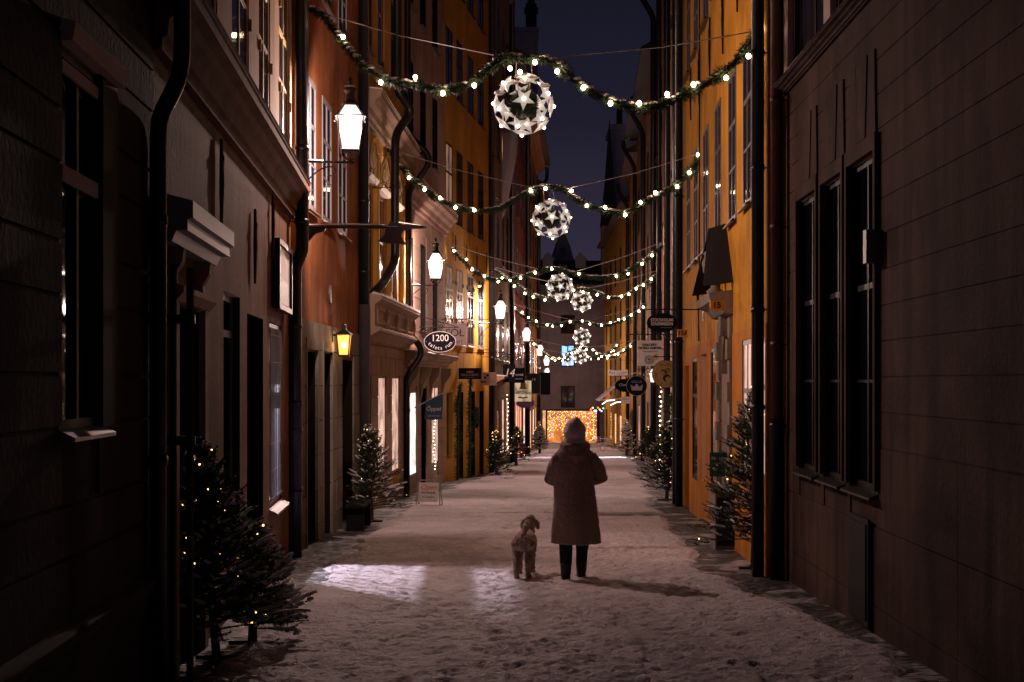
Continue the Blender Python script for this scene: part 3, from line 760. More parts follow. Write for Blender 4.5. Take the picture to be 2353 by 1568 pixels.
# portal : arched opening, rusticated piers, ledge, urn and a sheet-metal gable hood
p, q = min(pa, pb), max(pa, pb); c = (p+q)/2; r0 = (q-p)/2; zsp = 2.3
mb = MB()
for k in range(12):
    z0 = -.5 + k*.30
    if z0 + .28 > 3.1: break
    g_ = .05 if k % 2 else .08
    for (a, b) in ((p-.30, p-.003), (q+.003, q+.30)): mb.box(a, b, -g_, -.0005, z0, z0+.28)
N = 12
for k in range(N):
    a0, a1 = PI*k/N, PI*(k+1)/N
    for rr0 in (1,):
        P = [(c+r0*math.cos(a0), zsp+r0*math.sin(a0)), (c+r0*math.cos(a1), zsp+r0*math.sin(a1)), (c+r0*math.cos(a1), 2.949), (c+r0*math.cos(a0), 2.949)]
        if r0 < .649: pass
        P = [(x, min(z, 2.948)) for x, z in P]
        if abs(P[0][1]-P[3][1])+abs(P[1][1]-P[2][1]) > .02: mb.prism(P, .0, .5)
mb.prism([(c-.16, 2.85), (c+.16, 2.85), (c+.2, 3.15), (c-.2, 3.15)], -.1, -.001)
mb.prof([(0, 3.12), (-.12, 3.14), (-.2, 3.24), (-.32, 3.30), (-.34, 3.42), (0, 3.46)], p-.36, q+.36)
portal = mb.build('stone_portal', M['stone'], RB.root)
MB().box(p+.003, q-.003, .50, .54, -.4, 2.94).build('portal_back', M['taupe_pale'], portal)
MB().box(p+.05, q-.05, .40, .44, -.4, 2.05).build('portal_door', M['door'], portal)
mb = MB().lathe([(.10, 3.46), (.13, 3.50), (.06, 3.56), (.07, 3.62), (.17, 3.78), (.19, 3.92), (.15, 4.02), (.17, 4.06), (.10, 4.12), (.04, 4.2), (.0, 4.26)], 14, (c-.05, -.16, 0))
mb.build('urn', M['stone'], portal, smooth=True)
mb = MB(); hw = r0+.38; t_ = .012   # tent-shaped hood leaning out from the wall
A = Vector((c, -.10, 4.42)); 
def sheet(mb, a, b, c_, d):
    n_ = (b-a).cross(d-a).normalized()*t_; mb.add([a, b, c_, d, a+n_, b+n_, c_+n_, d+n_], [(0,1,2,3),(4,7,6,5),(0,4,5,1),(1,5,6,2),(2,6,7,3),(3,7,4,0)])
V3 = Vector
sheet(mb, V3((c, 0, 4.48)), V3((c, -.26, 4.40)), V3((c-hw, -.42, 3.50)), V3((c-hw, 0, 3.56)))
sheet(mb, V3((c, 0, 4.48)), V3((c, -.26, 4.40)), V3((c+hw, -.42, 3.50)), V3((c+hw, 0, 3.56)))
mb.build('portal_hood', M['roof'], portal)
RB.pipe(16.05, [(0, .10, 16), (0, .10, -.1)], .070, 'pipe_dark', clips=(5.9, 4.6, 3.0, 1.9))
RB.pipe(29.4, [(0, .12, 16), (0, .12, -.5)], .08, 'pipe_dark', clips=(6, 3, 1.4))
mb = MB(); u_ = RB.u(25.2); mb.tube([(u_, -.03, 12), (u_+.05, -.03, 8), (u_, -.03, 4.2), (u_+.04, -.05, 3.6), (u_+.02, -.04, 2.9)], .014, 5)
mb.tube(scroll(u_, -.07, 3.75, .14, 1.5), .014, 5); mb.build('cable', M['iron'], RB.root)

def row(name, label, p0, p1, top, mat, cols, floors, ground, roof='roof', lits={}, fm='dark_frame'):
    H = House(name, label, p0, p1, 'R', top, M[mat])
    for i, (a, b) in enumerate(cols):
        for j, (z0, z1) in enumerate(floors):
            H.window(a, b, z0, z1, 2, (.36, .66), .03, fm, lits.get((i, j), 'glass'), 'sill', .07)
        if ground: H.window(a, b, ground[0], ground[1], 1, (), .03, 'dark_frame', lits.get((i, 'g'), 'glass'), None, .07)
    H.wall(); H.roof(2.4, .6, roof); return H
def RP(Y): return (RX(Y), Y)
RC1 = row('town_house', 'narrow olive grey house with amber shop window, right side just beyond the orange house', RP(29.6), RP(37), 17.8, 'olive', ((30.5, 31.6), (32.6, 33.8), (35, 36.2)), ((3.6, 5.8), (7.4, 9.6), (11.2, 13.2)), (-.2, 2.1), lits={(1, 'g'): 'lit_warm'})
RC2 = row('town_house', 'pink beige house with pale strip windows, right side behind the gallery sign', RP(37), RP(45.5), 17.6, 'pink', ((38, 39.2), (40.6, 41.8), (43.3, 44.6)), ((3.2, 5.5), (7, 9.3), (10.8, 12.9)), (-.5, 1.9), lits={(0, 'g'): 'lit_white', (2, 'g'): 'lit_pink'}, fm='grey_frame')
RC3 = row('town_house', 'dark wine red house, right side in the middle distance', RP(45.5), RP(54), 17.4, 'wine', ((46.5, 47.8), (49.1, 50.4), (51.8, 53.1)), ((2.8, 5.2), (6.6, 9), (10.4, 12.6)), (-.8, 1.6), lits={(0, 'g'): 'lit_pink'})
RD = row('town_house', 'cream house with eaves against the sky, right side beyond the wine red house', RP(54), RP(64), 14.8, 'cream', ((55.2, 56.6), (58.2, 59.6), (61.2, 62.6)), ((2.6, 4.9), (6.2, 8.6), (10, 12.2)), (-1.1, 1.3), lits={(1, 'g'): 'lit_white'})
RE = House('town_house', 'dark umber house whose bright shop doorway throws a white band on the snow', RP(64), RP(75), 'R', 14.9, M['umber'])
for (a, b) in ((65, 66.5), (71.5, 73.2)):
    for (z0, z1) in ((2.2, 4.6), (5.9, 8.3), (9.7, 12)): RE.window(a, b, z0, z1, 2, (.6,), .03, 'dark_frame', 'glass', 'sill', .08)
    RE.window(a, b, -1.3, 1, 1, (), .03, 'dark_frame', 'lit_pink', None, .08)
RE.op(68.4, 69.5, -1.55, .9, .2); RE.wall(); RE.roof(2.2, .7)
spot('doorway_light', (RX(69)+2.6, 69.0, .35), (RX(69)-3, 68.9, -1.55), 7000, (.95, .9, 1.0), 60, .3, .04)
RF = row('town_house', 'far ochre house with dark wreaths on its wall and a small street plate, right side', RP(75), RP(87), 14.3, 'ochre', ((76.5, 78), (80.5, 82), (84.3, 85.8)), ((1.8, 4.2), (5.6, 8), (9.4, 11.8)), (-1.8, .4), 'roof_tile')
RG = row('town_house', 'farthest ochre house on the right with a shop awning', RP(87), RP(118), 13.2, 'ochre', ((89, 91), (95, 97), (101, 103), (107, 109), (113, 115)), ((1.2, 3.8), (5, 7.6), (8.9, 11.2)), (-2.4, -.1), 'roof_tile', lits={(0, 'g'): 'lit_white', (1, 'g'): 'lit_pink', (2, 'g'): 'lit_warm'})
for H, Y in ((RC1, 36.7), (RC2, 45.2), (RC3, 53.6), (RD, 63.6), (RE, 74.6), (RC1, 30.2), (RF, 86.6)):
    H.pipe(Y, [(0, .75, H.top-.1), (0, .72, H.top-.5), (0, .14, H.top-1.5), (0, .14, -2.2)], .085 if Y < 50 else .11, 'pipe_dark')
TU = empty('pointed_turret', (8.35, 122, 8), 0, 'thin dark pointed spire against the sky at the right end of the street', 'spire')
MB().box(-.7, .7, -.7, .7, -12, 7.4).build('shaft', M['umber'], TU); MB().lathe([(1.1, 7.4), (.6, 10.8), (.03, 16.6)], 4, (0, 0, 0), PI/4).build('spire_roof', M['roof'], TU)

# ======================= END OF THE STREET
EH = empty('town_house', (4.7, 121, 0), 0, 'plain dim house closing the far end of the street above the light curtain', 'house')
mb = MB(); X0, X1 = -2.45, 3.55
ops = [(-.55, .65, 6.2, 7.8), (-.55, .65, 3.4, 5.25), (-.55, .65, -.1, 1.75), (-2.1, 2.4, -3.2, -.35)]
us = sorted({-6, 9} | {o[0] for o in ops} | {o[1] for o in ops}); zs = sorted({-6, 10.4} | {o[2] for o in ops} | {o[3] for o in ops})
us[0], us[-1] = X0, X1
for i in range(len(us)-1):
    for j in range(len(zs)-1):
        uc, zc = (us[i]+us[i+1])/2, (zs[j]+zs[j+1])/2
        if any(o[0] < uc < o[1] and o[2] < zc < o[3] for o in ops): continue
        mb.box(us[i], us[i+1], 0, .3, zs[j], zs[j+1])
mb.box(X0, X1, .305, 8, -6, 10.4)
mb.build('wall', M['mauve'], EH)
MB().prof([(-.35, 10.35), (-.35, 10.5), (2.2, 12.6), (8.4, 10.5)], X0-.2, X1+.2).build('roof', M['roof'], EH)
for k, o in enumerate(ops[:3]):
    f = MB().box(o[0], o[0]+.1, .12, .2, o[2], o[3]).box(o[1]-.1, o[1], .12, .2, o[2], o[3]).box(o[0]+.1, o[1]-.1, .12, .2, o[2], o[2]+.1).box(o[0]+.1, o[1]-.1, .12, .2, o[3]-.1, o[3]).box(.0, .1, .12, .2, o[2]+.1, o[3]-.1).build('window', M['dark_frame'], EH)
    MB().box(o[0]+.1, o[1]-.1, .2, .22, o[2]+.1, o[3]-.1).build('pane', M['lit_blue'] if k == 1 else M['glass'], f)
MB().box(-2.1, 2.4, .26, .3, -3.2, -.35).build('shop_front', M['lit_warm'], EH)
for k in (-1.6, 1.2):
    MB().box(k-.45, k+.45, 1.3, 2.4, 11.2, 12.6).prism([(k-.6, 12.6), (k+.6, 12.6), (k, 13.3)], 1.2, 2.5).build('dormer', M['pale'], EH)
# pale gabled building rising behind it, and two pale blocks behind the rows
G = empty('gabled_building', (3.9, 138, 0), 0, 'pale gabled building faintly visible behind the far end house', 'building')
MB().prism([(-2.2, -6), (4.2, -6), (4.2, 11.5), (2.6, 12.2), (1.7, 15.4), (1.0, 17.0), (.3, 15.4), (-.6, 12.2), (-2.2, 11.5)], 0, 8).build('gable', M['pale'], G)
for zz in (8.5, 11.8, 14.2): MB().prism([(.8, zz), (1.3, zz), (1.3, zz+.9), (.8, zz+.9)], -.04, -.005).build('window', M['glass'], G)
T = empty('chimney_block', (.0, 97, 0), 0, 'tall pale block with a dark chimney rising against the night sky over the left row', 'building')
mb = MB().box(-3, 1.76, 0, 6, 0, 26.0); mb.box(-3.1, 1.85, -.1, 6.1, 26.0, 26.3); mb.box(-3, 1.8, -.05, -.001, 22.6, 22.8)
mb.build('wall', M['pale'], T)
MB().box(.95, 1.7, 1, 2, 26.3, 28.2).box(.85, 1.8, .9, 2.1, 27.7, 27.9).lathe([(.2, 28.2), (.26, 28.4), (.24, 29.8), (.1, 30.3)], 8, (1.32, 1.5, 0)).build('chimney', M['roof'], T)
T = empty('church_block', (9.0, 127, 0), 0, 'tall pale block behind the pointed roof on the right', 'building')
mb = MB().box(-.1, 2.4, 0, 6, -6, 24.6); mb.box(-.25, 2.5, -.15, 6.1, 24.6, 25.1); mb.box(-.1, 2.3, -.06, -.001, 16.2, 16.5)
mb.build('wall', M['pale'], T)
MB().box(.4, .9, .5, 1.2, 25.1, 26.6).build('chimney', M['roof'], T)
# ======================= LANTERNS
LAMP_W = 600
def lantern_proto():
    root = empty('wall_lantern', (0, 0, 0))
    # local: origin at the wall mount, +x out over the street, lantern axis at x=.74, bar at z=0
    ax = .74
    mb = MB().box(.0, ax+.06, -.014, .014, -.012, .016).box(.0, .02, -.02, .02, -.55, .14)
    mb.tube(ell_curve([(.02, 0, -.5), (.10, 0, -.36), (.22, 0, -.2), (.36, 0, -.09), (.48, 0, -.06), (.545, 0, -.11), (.52, 0, -.18), (.46, 0, -.17), (.46, 0, -.125)], 3), .011, 6)
    mb.tube(scroll(.13, 0, -.37, .09, 1.5, 1, 16), .009, 5)
    mb.build('bracket', M['iron'], root)
    z0 = .17; z1 = z0+.43; z2 = z1+.17
    mb = MB(); wb, wt, wr_ = .118, .168, .075
    mb.tube([(ax, 0, 0), (ax, 0, z0-.02)], .012, 6)
    for a in range(4):
        t = a*PI/2+PI/4; cc, ss = math.cos(t), math.sin(t)
        k = math.sqrt(2)
        mb.tube([(ax+cc*wb*k, ss*wb*k, z0), (ax+cc*wt*k, ss*wt*k, z1)], .011, 4)
        mb.tube([(ax+cc*(wt+.02)*k, ss*(wt+.02)*k, z1), (ax+cc*wr_*k, ss*wr_*k, z2)], .009, 4)
        mb.tube(ell_curve([(ax, 0, .03), (ax+cc*.08, ss*.08, .05), (ax+cc*.15, ss*.15, .11), (ax+cc*wb*k, ss*wb*k, z0-.01)], 3), .011, 5)
        mb.ball((ax+cc*(wt+.035)*k, ss*(wt+.035)*k, z1-.01), .018, 6, 4)
    k = math.sqrt(2)
    mb.lathe([(wb*k+.006, z0-.03), (wb*k+.01, z0-.005)], 4, (ax, 0, 0), PI/4)
    mb.lathe([((wt+.008)*k, z1-.012), ((wt+.03)*k, z1-.002), ((wt+.03)*k, z1+.012), ((wt+.004)*k, z1+.02)], 4, (ax, 0, 0), PI/4)
    mb.lathe([(.115, z2-.01), (.115, z2+.02), (.075, z2+.05), (.06, z2+.15), (.09, z2+.19), (.09, z2+.22), (.05, z2+.25), (.018, z2+.28), (.03, z2+.31), (.03, z2+.34), (.008, z2+.38)], 12, (ax, 0, 0))
    mb.build('lantern_frame', M['iron'], root)
    g = MB().lathe([((wb-.006)*k, z0+.005), ((wt-.006)*k, z1-.014)], 4, (ax, 0, 0), PI/4)
    g.lathe([((wt-.02)*k, z1+.022), ((wr_-.006)*k, z2-.012)], 4, (ax, 0, 0), PI/4)
    if 'lamp' not in M:
        m_, n_, b_ = mat_base('lantern_glass'); tr = n_.nodes.new('ShaderNodeBsdfTransparent'); tr.inputs[0].default_value = (.96, .95, .94, 1)
        em = n_.nodes.new('ShaderNodeEmission'); em.inputs[0].default_value = (1, .80, .72, 1); em.inputs[1].default_value = .95
        ad = n_.nodes.new('ShaderNodeAddShader'); n_.links.new(tr.outputs[0], ad.inputs[0]); n_.links.new(em.outputs[0], ad.inputs[1]); n_.links.new(ad.outputs[0], n_.nodes['Material Output'].inputs[0])
        m_.cycles.emission_sampling = 'NONE'; M['lamp'] = m_
    g.build('lamp_glass', M['lamp'], root)
    pl = bpy.data.lights.new('lamp_light', 'POINT'); pl.energy = LAMP_W; pl.color = (1, .69, .60); pl.shadow_soft_size = .05
    po = bpy.data.objects.new('lamp_light', pl); C.objects.link(po); po.parent = root; po.location = (ax, 0, z0+.27)
    s_ = MB().ball((ax, 0, z2+.245), .075, 8, 5, (1, 1, .3)).ball((.25, 0, .02), .11, 8, 4, (1.2, .12, .13))
    s_.build('snow_cap', M['snow'], root, smooth=True)
    return root
LN = [(18.95, 5.12, 'left', 'largest lit street lantern, on a scroll bracket beside the thick black drainpipe, nearest of all'),
      (33.7, 4.46, 'left', 'lit street lantern on the pink house above the black oval 1200 sign'),
      (47.4, 4.10, 'left', 'lit street lantern on the yellow house, third along the left row'),
      (63.5, 3.80, 'left', 'lit street lantern on the dark red house, fourth along the left row'),
      (79.0, 3.42, 'left', 'small lit street lantern overlapping the end of the lower garlands, fifth along the left row'),
      (93.0, 3.00, 'left', 'small lit street lantern at the left end, just above the farthest one'),
      (112.0, 2.45, 'left', 'farthest and smallest lit street lantern at the end of the left row')]
proto = lantern_proto()
for i, (Y, z, sd, lab) in enumerate(LN):
    o = proto if i == 0 else copy_tree(proto)
    o.location = (LX(Y)-.02, Y, z); o.rotation_euler = (0, 0, R(8)); tag(o, lab, 'lantern', 'lit street lanterns along the left wall')
    if i in (0,):
        o.scale = (1, 1, 1)
# small warm lantern right, over the gallery sign's lower edge
o = copy_tree(proto); o.scale = (-.62, .62, .62)
for c_ in o.children:
    if c_.type == 'LIGHT': c_.data = c_.data.copy(); c_.data.energy = 45
if 1:
    o.location = (RX(39)+.02, 39, 2.05); tag(o, 'small warm lantern with a short glass box below the white gallery sign', 'lantern')
# amber wall lamp on the stone base of the red house
W = empty('wall_lamp', (LX(22.3)+.03, 22.3, 2.60), 0, 'amber glowing box lamp on the grey stone base of the red orange house', 'lamp')
MB().box(0, .16, -.015, .015, .30, .33).box(-.02, .02, -.06, .06, .0, .38).build('bracket', M['iron'], W)
mb = MB(); cx = .19
for sx_ in (-1, 1):
    for sy in (-1, 1): mb.tube([(cx+sx_*.075, sy*.075, .0), (cx+sx_*.105, sy*.105, .32)], .010, 4)
mb.lathe([(.115, -.02), (.115, .005)], 4, (cx, 0, 0), PI/4); mb.lathe([(.165, .315), (.165, .335), (.06, .39), (.045, .40), (.045, .46), (.055, .465), (.02, .49)], 4, (cx, 0, 0), PI/4)
mb.build('lamp_frame', M['iron'], W)
gm2, n_, b_ = mat_base('amber_glass'); tr = n_.nodes.new('ShaderNodeBsdfTransparent'); em = n_.nodes.new('ShaderNodeEmission'); em.inputs[0].default_value = (1, .36, .08, 1); em.inputs[1].default_value = 1.3
ad = n_.nodes.new('ShaderNodeAddShader'); tr.inputs[0].default_value = (.9, .75, .5, 1); n_.links.new(tr.outputs[0], ad.inputs[0]); n_.links.new(em.outputs[0], ad.inputs[1]); n_.links.new(ad.outputs[0], n_.nodes['Material Output'].inputs[0]); gm2.cycles.emission_sampling = 'NONE'
MB().lathe([(.100, .006), (.142, .31)], 4, (cx, 0, 0), PI/4).build('lamp_glass', gm2, W)
MB().ball((cx, 0, .16), .035, 10, 8, (1, 1, 1.3)).build('bulb', M['lamp_gold_bulb'], W, smooth=True)

# ======================= STAR BALLS AND GARLANDS
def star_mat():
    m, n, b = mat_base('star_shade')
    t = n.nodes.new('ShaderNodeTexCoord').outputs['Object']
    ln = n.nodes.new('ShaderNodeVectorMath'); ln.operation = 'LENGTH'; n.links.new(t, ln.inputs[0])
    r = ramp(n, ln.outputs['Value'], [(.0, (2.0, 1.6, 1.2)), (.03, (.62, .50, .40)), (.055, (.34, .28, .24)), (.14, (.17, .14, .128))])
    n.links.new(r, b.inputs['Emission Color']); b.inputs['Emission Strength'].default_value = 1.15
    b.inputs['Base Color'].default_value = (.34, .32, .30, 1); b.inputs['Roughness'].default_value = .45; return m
M['star'] = star_mat(); M['star_bulb'] = emit('star_bulb', (1, .80, .62), 8)
def star_mesh(R0=.150, r0=.062, th=.045):
    mb = MB(); pts = []
    for k in range(10):
        a = PI/2 + k*PI/5; rr = R0 if k % 2 == 0 else r0; pts.append((rr*math.cos(a), rr*math.sin(a), 0))
    vs = pts + [(0, 0, th), (0, 0, -th*.6)]
    fs = [(k, (k+1) % 10, 10) for k in range(10)] + [((k+1) % 10, k, 11) for k in range(10)]
    mb.add(vs, fs); return mb
def needle_cloud(mb, pts, rad, n, ln=.055, wd=.006):
    """fir needles round a path"""
    P = [Vector(p) for p in pts]; L = [0]
    for a, b in zip(P, P[1:]): L.append(L[-1] + (b-a).length)
    for _ in range(n):
        d = random.random()*L[-1]; i = 0
        while L[i+1] < d and i < len(L)-2: i += 1
        t = (d-L[i])/max(1e-6, L[i+1]-L[i]); c = P[i].lerp(P[i+1], t)
        tg = (P[i+1]-P[i]).normalized()
        lump = .45 + 1.0*max(0, noise.noise((d*5.0+P[0].y*3, 0, 1))+.42)
        v = Vector((random.gauss(0,1), random.gauss(0,1), random.gauss(0,1))); v.normalize()
        b_ = c + v*rad*lump*random.uniform(.15, .85)
        dr = (v + tg*random.uniform(-.8, .8)).normalized(); sd = dr.cross(Vector((random.uniform(-1,1), random.uniform(-1,1), random.uniform(-1,1)))).normalized()*wd
        e_ = b_ + dr*ln*random.uniform(.6, 1.2)*lump
        mb.add([b_-sd, b_+sd, e_+sd*.4, e_-sd*.4], [(0, 1, 2, 3)])
def garland(lab, pts, Ya, Yb, bulbs, nb, balldef, rad=.062, needles=9000, wires=None, blab=''):
    x0, x1 = pts[0][0], pts[-1][0]
    W3 = [at(x, y, Ya + (Yb-Ya)*(x-x0)/(x1-x0)) for x, y in pts]
    o = Vector(W3[0]); root = empty('light_garland', o, 0, lab, 'garland', 'lit fir garlands across the street')
    cur = [p-o for p in ell_curve(W3, 4)]
    mb = MB(); needle_cloud(mb, cur, rad, needles, rad*.85, .0045 if Ya < 25 else .007 + (Ya-25)*.0002)
    mb.tube(cur, rad*.36, 6); mb.build('fir_foliage', M['garl'], root)
    # snow lumps along the top
    sn = MB(); L = len(cur)
    step = max(1, int(1))
    for i in range(L-1):
        a, b = cur[i], cur[i+1]; m_ = int(max(1, (b-a).length/.045))
        for j in range(m_):
            c = a.lerp(b, (j+random.random()*.6)/m_)
            if noise.noise((c.x*4+Ya, c.z*3, 2)) > -.20:
                r_ = rad*random.uniform(.34, .72)
                sn.ball(c + Vector((random.uniform(-.2, .2)*rad, random.uniform(-.4, .4)*rad, rad*random.uniform(.62, .9))), r_, 6, 4, (1.25, 1.1, .5))
    tag(sn.build('snow_lumps', M['snow'], root, smooth=True), kind='stuff')
    # catenary wires
    mb = MB(); (wa, wb_, wc_, wd_) = wires
    f = lambda p: at(p[0], p[1], Ya + (Yb-Ya)*(p[0]-x0)/(x1-x0)) - o
    for (p, q) in ((wa, wb_), (wc_, wd_)):
        a, b = f(p), f(q); mb.tube([a, a.lerp(b, .5)-Vector((0, 0, .05)), b], .007 if Ya < 40 else .012, 4)
    mb.build('suspension_wire', M['wire'], root)
    bm_ = MB().ball((0, 0, 0), .027 if Ya < 25 else (.030 if Ya < 45 else .036), 8, 6, (1, 1, 1.15)); proto_b = None
    bl = [f(b) for b in bulbs]
    if not bl:
        tot = L
        for k in range(nb):
            c = cur[int((k+.5)/nb*(L-1))]; bl.append(c + Vector((random.uniform(-.05, .05), -rad, random.choice((-1, 1, -1))*random.uniform(.02, .08))))
    for k, c in enumerate(bl):
        c = c + Vector((0, -rad*.9, 0))
        if proto_b is None: b = bm_.build('bulb', M['bulb'], root, smooth=True, loc=c); proto_b = b
        else: b = proto_b.copy(); C.objects.link(b); b.parent = root; b.location = c
    return root
BALLSRC = None
def star_ball(lab, cx_, cy_, Y, top_y, rr=.345):
    global BALLSRC
    if BALLSRC is None:
        root = empty('star_ball', (0, 0, 0))
        mb = MB(); mb.ball((0, 0, 0), .13, 12, 9)
        for _ in range(1500):
            v = Vector((random.gauss(0,1), random.gauss(0,1), random.gauss(0,1))).normalized(); b_ = v*random.uniform(.11, .17)
            s_ = v.cross(Vector((random.random(), random.random(), random.random()))).normalized()*.006; e_ = b_+(v+Vector((random.uniform(-.6, .6), random.uniform(-.6, .6), random.uniform(-.6, .6)))).normalized()*.06
            mb.add([b_-s_, b_+s_, e_], [(0, 1, 2)])
        mb.build('fir_core', M['garl'], root)
        src = None; N = 18; ga = PI*(3-5**.5)
        base = Euler((.35, .2, .4)).to_matrix()
        dirs = []
        for (pol, cnt, ph) in ((0, 1, 0), (56, 6, .3), (99, 8, .75), (142, 4, .2), (180, 1, 0)):
            for j in range(cnt):
                az = ph + 2*PI*j/cnt; q = math.sin(R(pol)); dirs.append(Vector((q*math.cos(az), -math.cos(R(pol)), q*math.sin(az))))
        for v in dirs:
            if src is None:
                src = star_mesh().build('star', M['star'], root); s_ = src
                bsrc = MB().ball((0, 0, .040), .023, 8, 6).build('star_light', M['star_bulb'], s_, smooth=True)
            else:
                s_ = src.copy(); C.objects.link(s_); s_.parent = root
                bb = bsrc.copy(); C.objects.link(bb); bb.parent = s_
            s_.location = v*rr
            rot = v.to_track_quat('Z', 'Y').to_matrix() @ Euler((random.uniform(-.15, .15), random.uniform(-.15, .15), random.uniform(0, 6.28))).to_matrix()
            s_.rotation_euler = rot.to_euler()
        sn = MB()
        for v in ((.1, -.2, .30), (-.15, .1, .30), (.26, -.1, .22), (-.3, -.1, .12), (.02, .2, .33)): sn.ball(v, .06, 8, 5, (1.2, 1.1, .5))
        tag(sn.build('snow_lumps', M['snow'], root, smooth=True), kind='stuff')
        mb = MB().tube([(-.09, 0, .62), (-.1, 0, .38), (-.05, 0, .1)], .006, 5).tube([(.09, 0, .62), (.1, 0, .38), (.05, 0, .1)], .006, 5).lathe([(.1, .36), (.112, .365), (.1, .37)], 12)
        mb.build('hanging_wire', M['wire'], root); BALLSRC = root; o = root
    else:
        o = copy_tree(BALLSRC)
    o.location = at(cx_, cy_, Y); o.rotation_euler = (0, random.uniform(-.15, .15), 0)
    tag(o, lab, 'star ornament', 'star balls hanging from the garlands'); return o
G1 = [(712,22),(742,38),(765,68),(795,108),(840,155),(895,187),(960,198),(1020,208),(1080,193),(1122,160),(1160,136),(1205,134),(1255,140),(1292,157),(1322,188),(1362,215),(1410,236),(1470,250),(1530,240),(1585,212),(1640,184),(1690,145),(1716,108),(1742,78)]
B1 = [(790,88),(876,192),(955,180),(1018,217),(1090,199),(1172,160),(1229,146),(1195,168),(1280,167),(1340,204),(1402,240),(1468,240),(1532,219),(1592,197),(1667,182),(1718,132),(1749,70)]
garland('nearest and widest lit fir garland, holding the largest star ball near the top', G1, 18.7, 16.4, B1, 0, None, .066, 13000, ((705,20),(1135,127),(1285,131),(1770,66)))
G2 = [(892,342),(908,368),(938,402),(975,435),(1010,460),(1055,477),(1100,486),(1150,478),(1190,455),(1225,437),(1262,430),(1295,436),(1322,456),(1352,473),(1398,487),(1440,490),(1480,467),(1520,447),(1560,422),(1588,395),(1602,365)]
B2 = [(911,373),(940,410),(976,437),(1012,456),(1047,478),(1090,484),(1220,440),(1253,435),(1313,440),(1348,474),(1390,478),(1436,495),(1471,466),(1505,444),(1555,430),(1583,398),(1603,357)]
garland('second lit fir garland along the street, its right end fixed to the orange house', G2, 29.8, 25.8, B2, 0, None, .07, 8000, ((885,340),(1215,430),(1305,433),(1612,352)))
G3 = [(1038,572),(1060,595),(1085,620),(1115,637),(1150,645),(1180,641),(1215,632),(1245,622),(1280,618),(1315,628),(1350,637),(1390,638),(1420,633),(1450,620),(1480,600),(1505,580),(1522,565)]
B3 = [(1043,577),(1072,597),(1085,620),(1113,636),(1172,645),(1196,640),(1230,628),(1268,619),(1330,630),(1416,636),(1443,630),(1475,607),(1498,588),(1145,648)]
garland('third lit fir garland, from beside the second lantern to the olive house', G3, 41.6, 38, B3, 0, None, .075, 5500, ((1030,560),(1235,618),(1320,625),(1535,552)))
G4 = [(1138,622),(1165,640),(1190,655),(1212,672),(1240,682),(1272,688),(1305,676),(1335,664),(1368,670),(1400,684),(1432,682),(1458,667),(1485,650),(1507,632)]
B4 = [(1154,640),(1182,658),(1206,675),(1225,683),(1252,690),(1318,668),(1340,672),(1372,678),(1398,684),(1428,682),(1445,677),(1462,664),(1478,656),(1496,642)]
garland('fourth lit fir garland, crossing just below the third one', G4, 51.5, 50, B4, 0, None, .08, 4500, ((1130,612),(1320,660),(1350,663),(1512,622)))
G5 = [(1176,703),(1195,722),(1220,737),(1250,748),(1285,745),(1312,740),(1345,741),(1380,748),(1412,744),(1440,731),(1464,718),(1484,701)]
garland('fifth lit fir garland with a sagging middle above the light curtain', G5, 63, 62, [(1183,708),(1200,718),(1214,730),(1232,738),(1257,747),(1270,750),(1290,749),(1310,740),(1338,738),(1355,745),(1382,748),(1402,742),(1421,735),(1434,734),(1450,725),(1468,716),(1478,706)], 0, None, .085, 3800, ((1172,695),(1310,735),(1350,738),(1487,695)))
G6 = [(1213,778),(1240,803),(1262,820),(1292,828),(1320,806),(1348,800),(1375,814),(1400,821),(1425,812),(1452,790)]
garland('sixth lit fir garland, low and far, with its right end at the ochre house', G6, 75, 73.5, [], 22, None, .10, 3200, ((1205,772),(1320,800),(1350,798),(1460,782)))
G7 = [(1236,806),(1260,820),(1285,826),(1308,812),(1328,810),(1350,822),(1380,822),(1402,808),(1422,792)]
garland('farthest lit fir garland nearly merging with the sixth one', G7, 92, 91, [], 20, None, .11, 2600, ((1232,800),(1305,812),(1322,810),(1428,786)))
for a in (('largest star ball, hanging from the nearest garland', 1203, 240, 17.8, 0), ('second largest star ball, hanging under the second garland', 1267, 503, 27.8, 0),
          ('star ball left of its close neighbour, under the third garland', 1287, 660, 40, 0), ('star ball right of and just below the third one', 1337, 692, 51, 0),
          ('star ball hanging alone under the middle of the fifth garland', 1337, 774, 62.5, 0), ('star ball directly below another, above the lit curtain', 1333, 819, 74, 0),
          ('smallest and farthest star ball, left of the lowest large one', 1305, 826, 91, 0)):
    star_ball(*a)

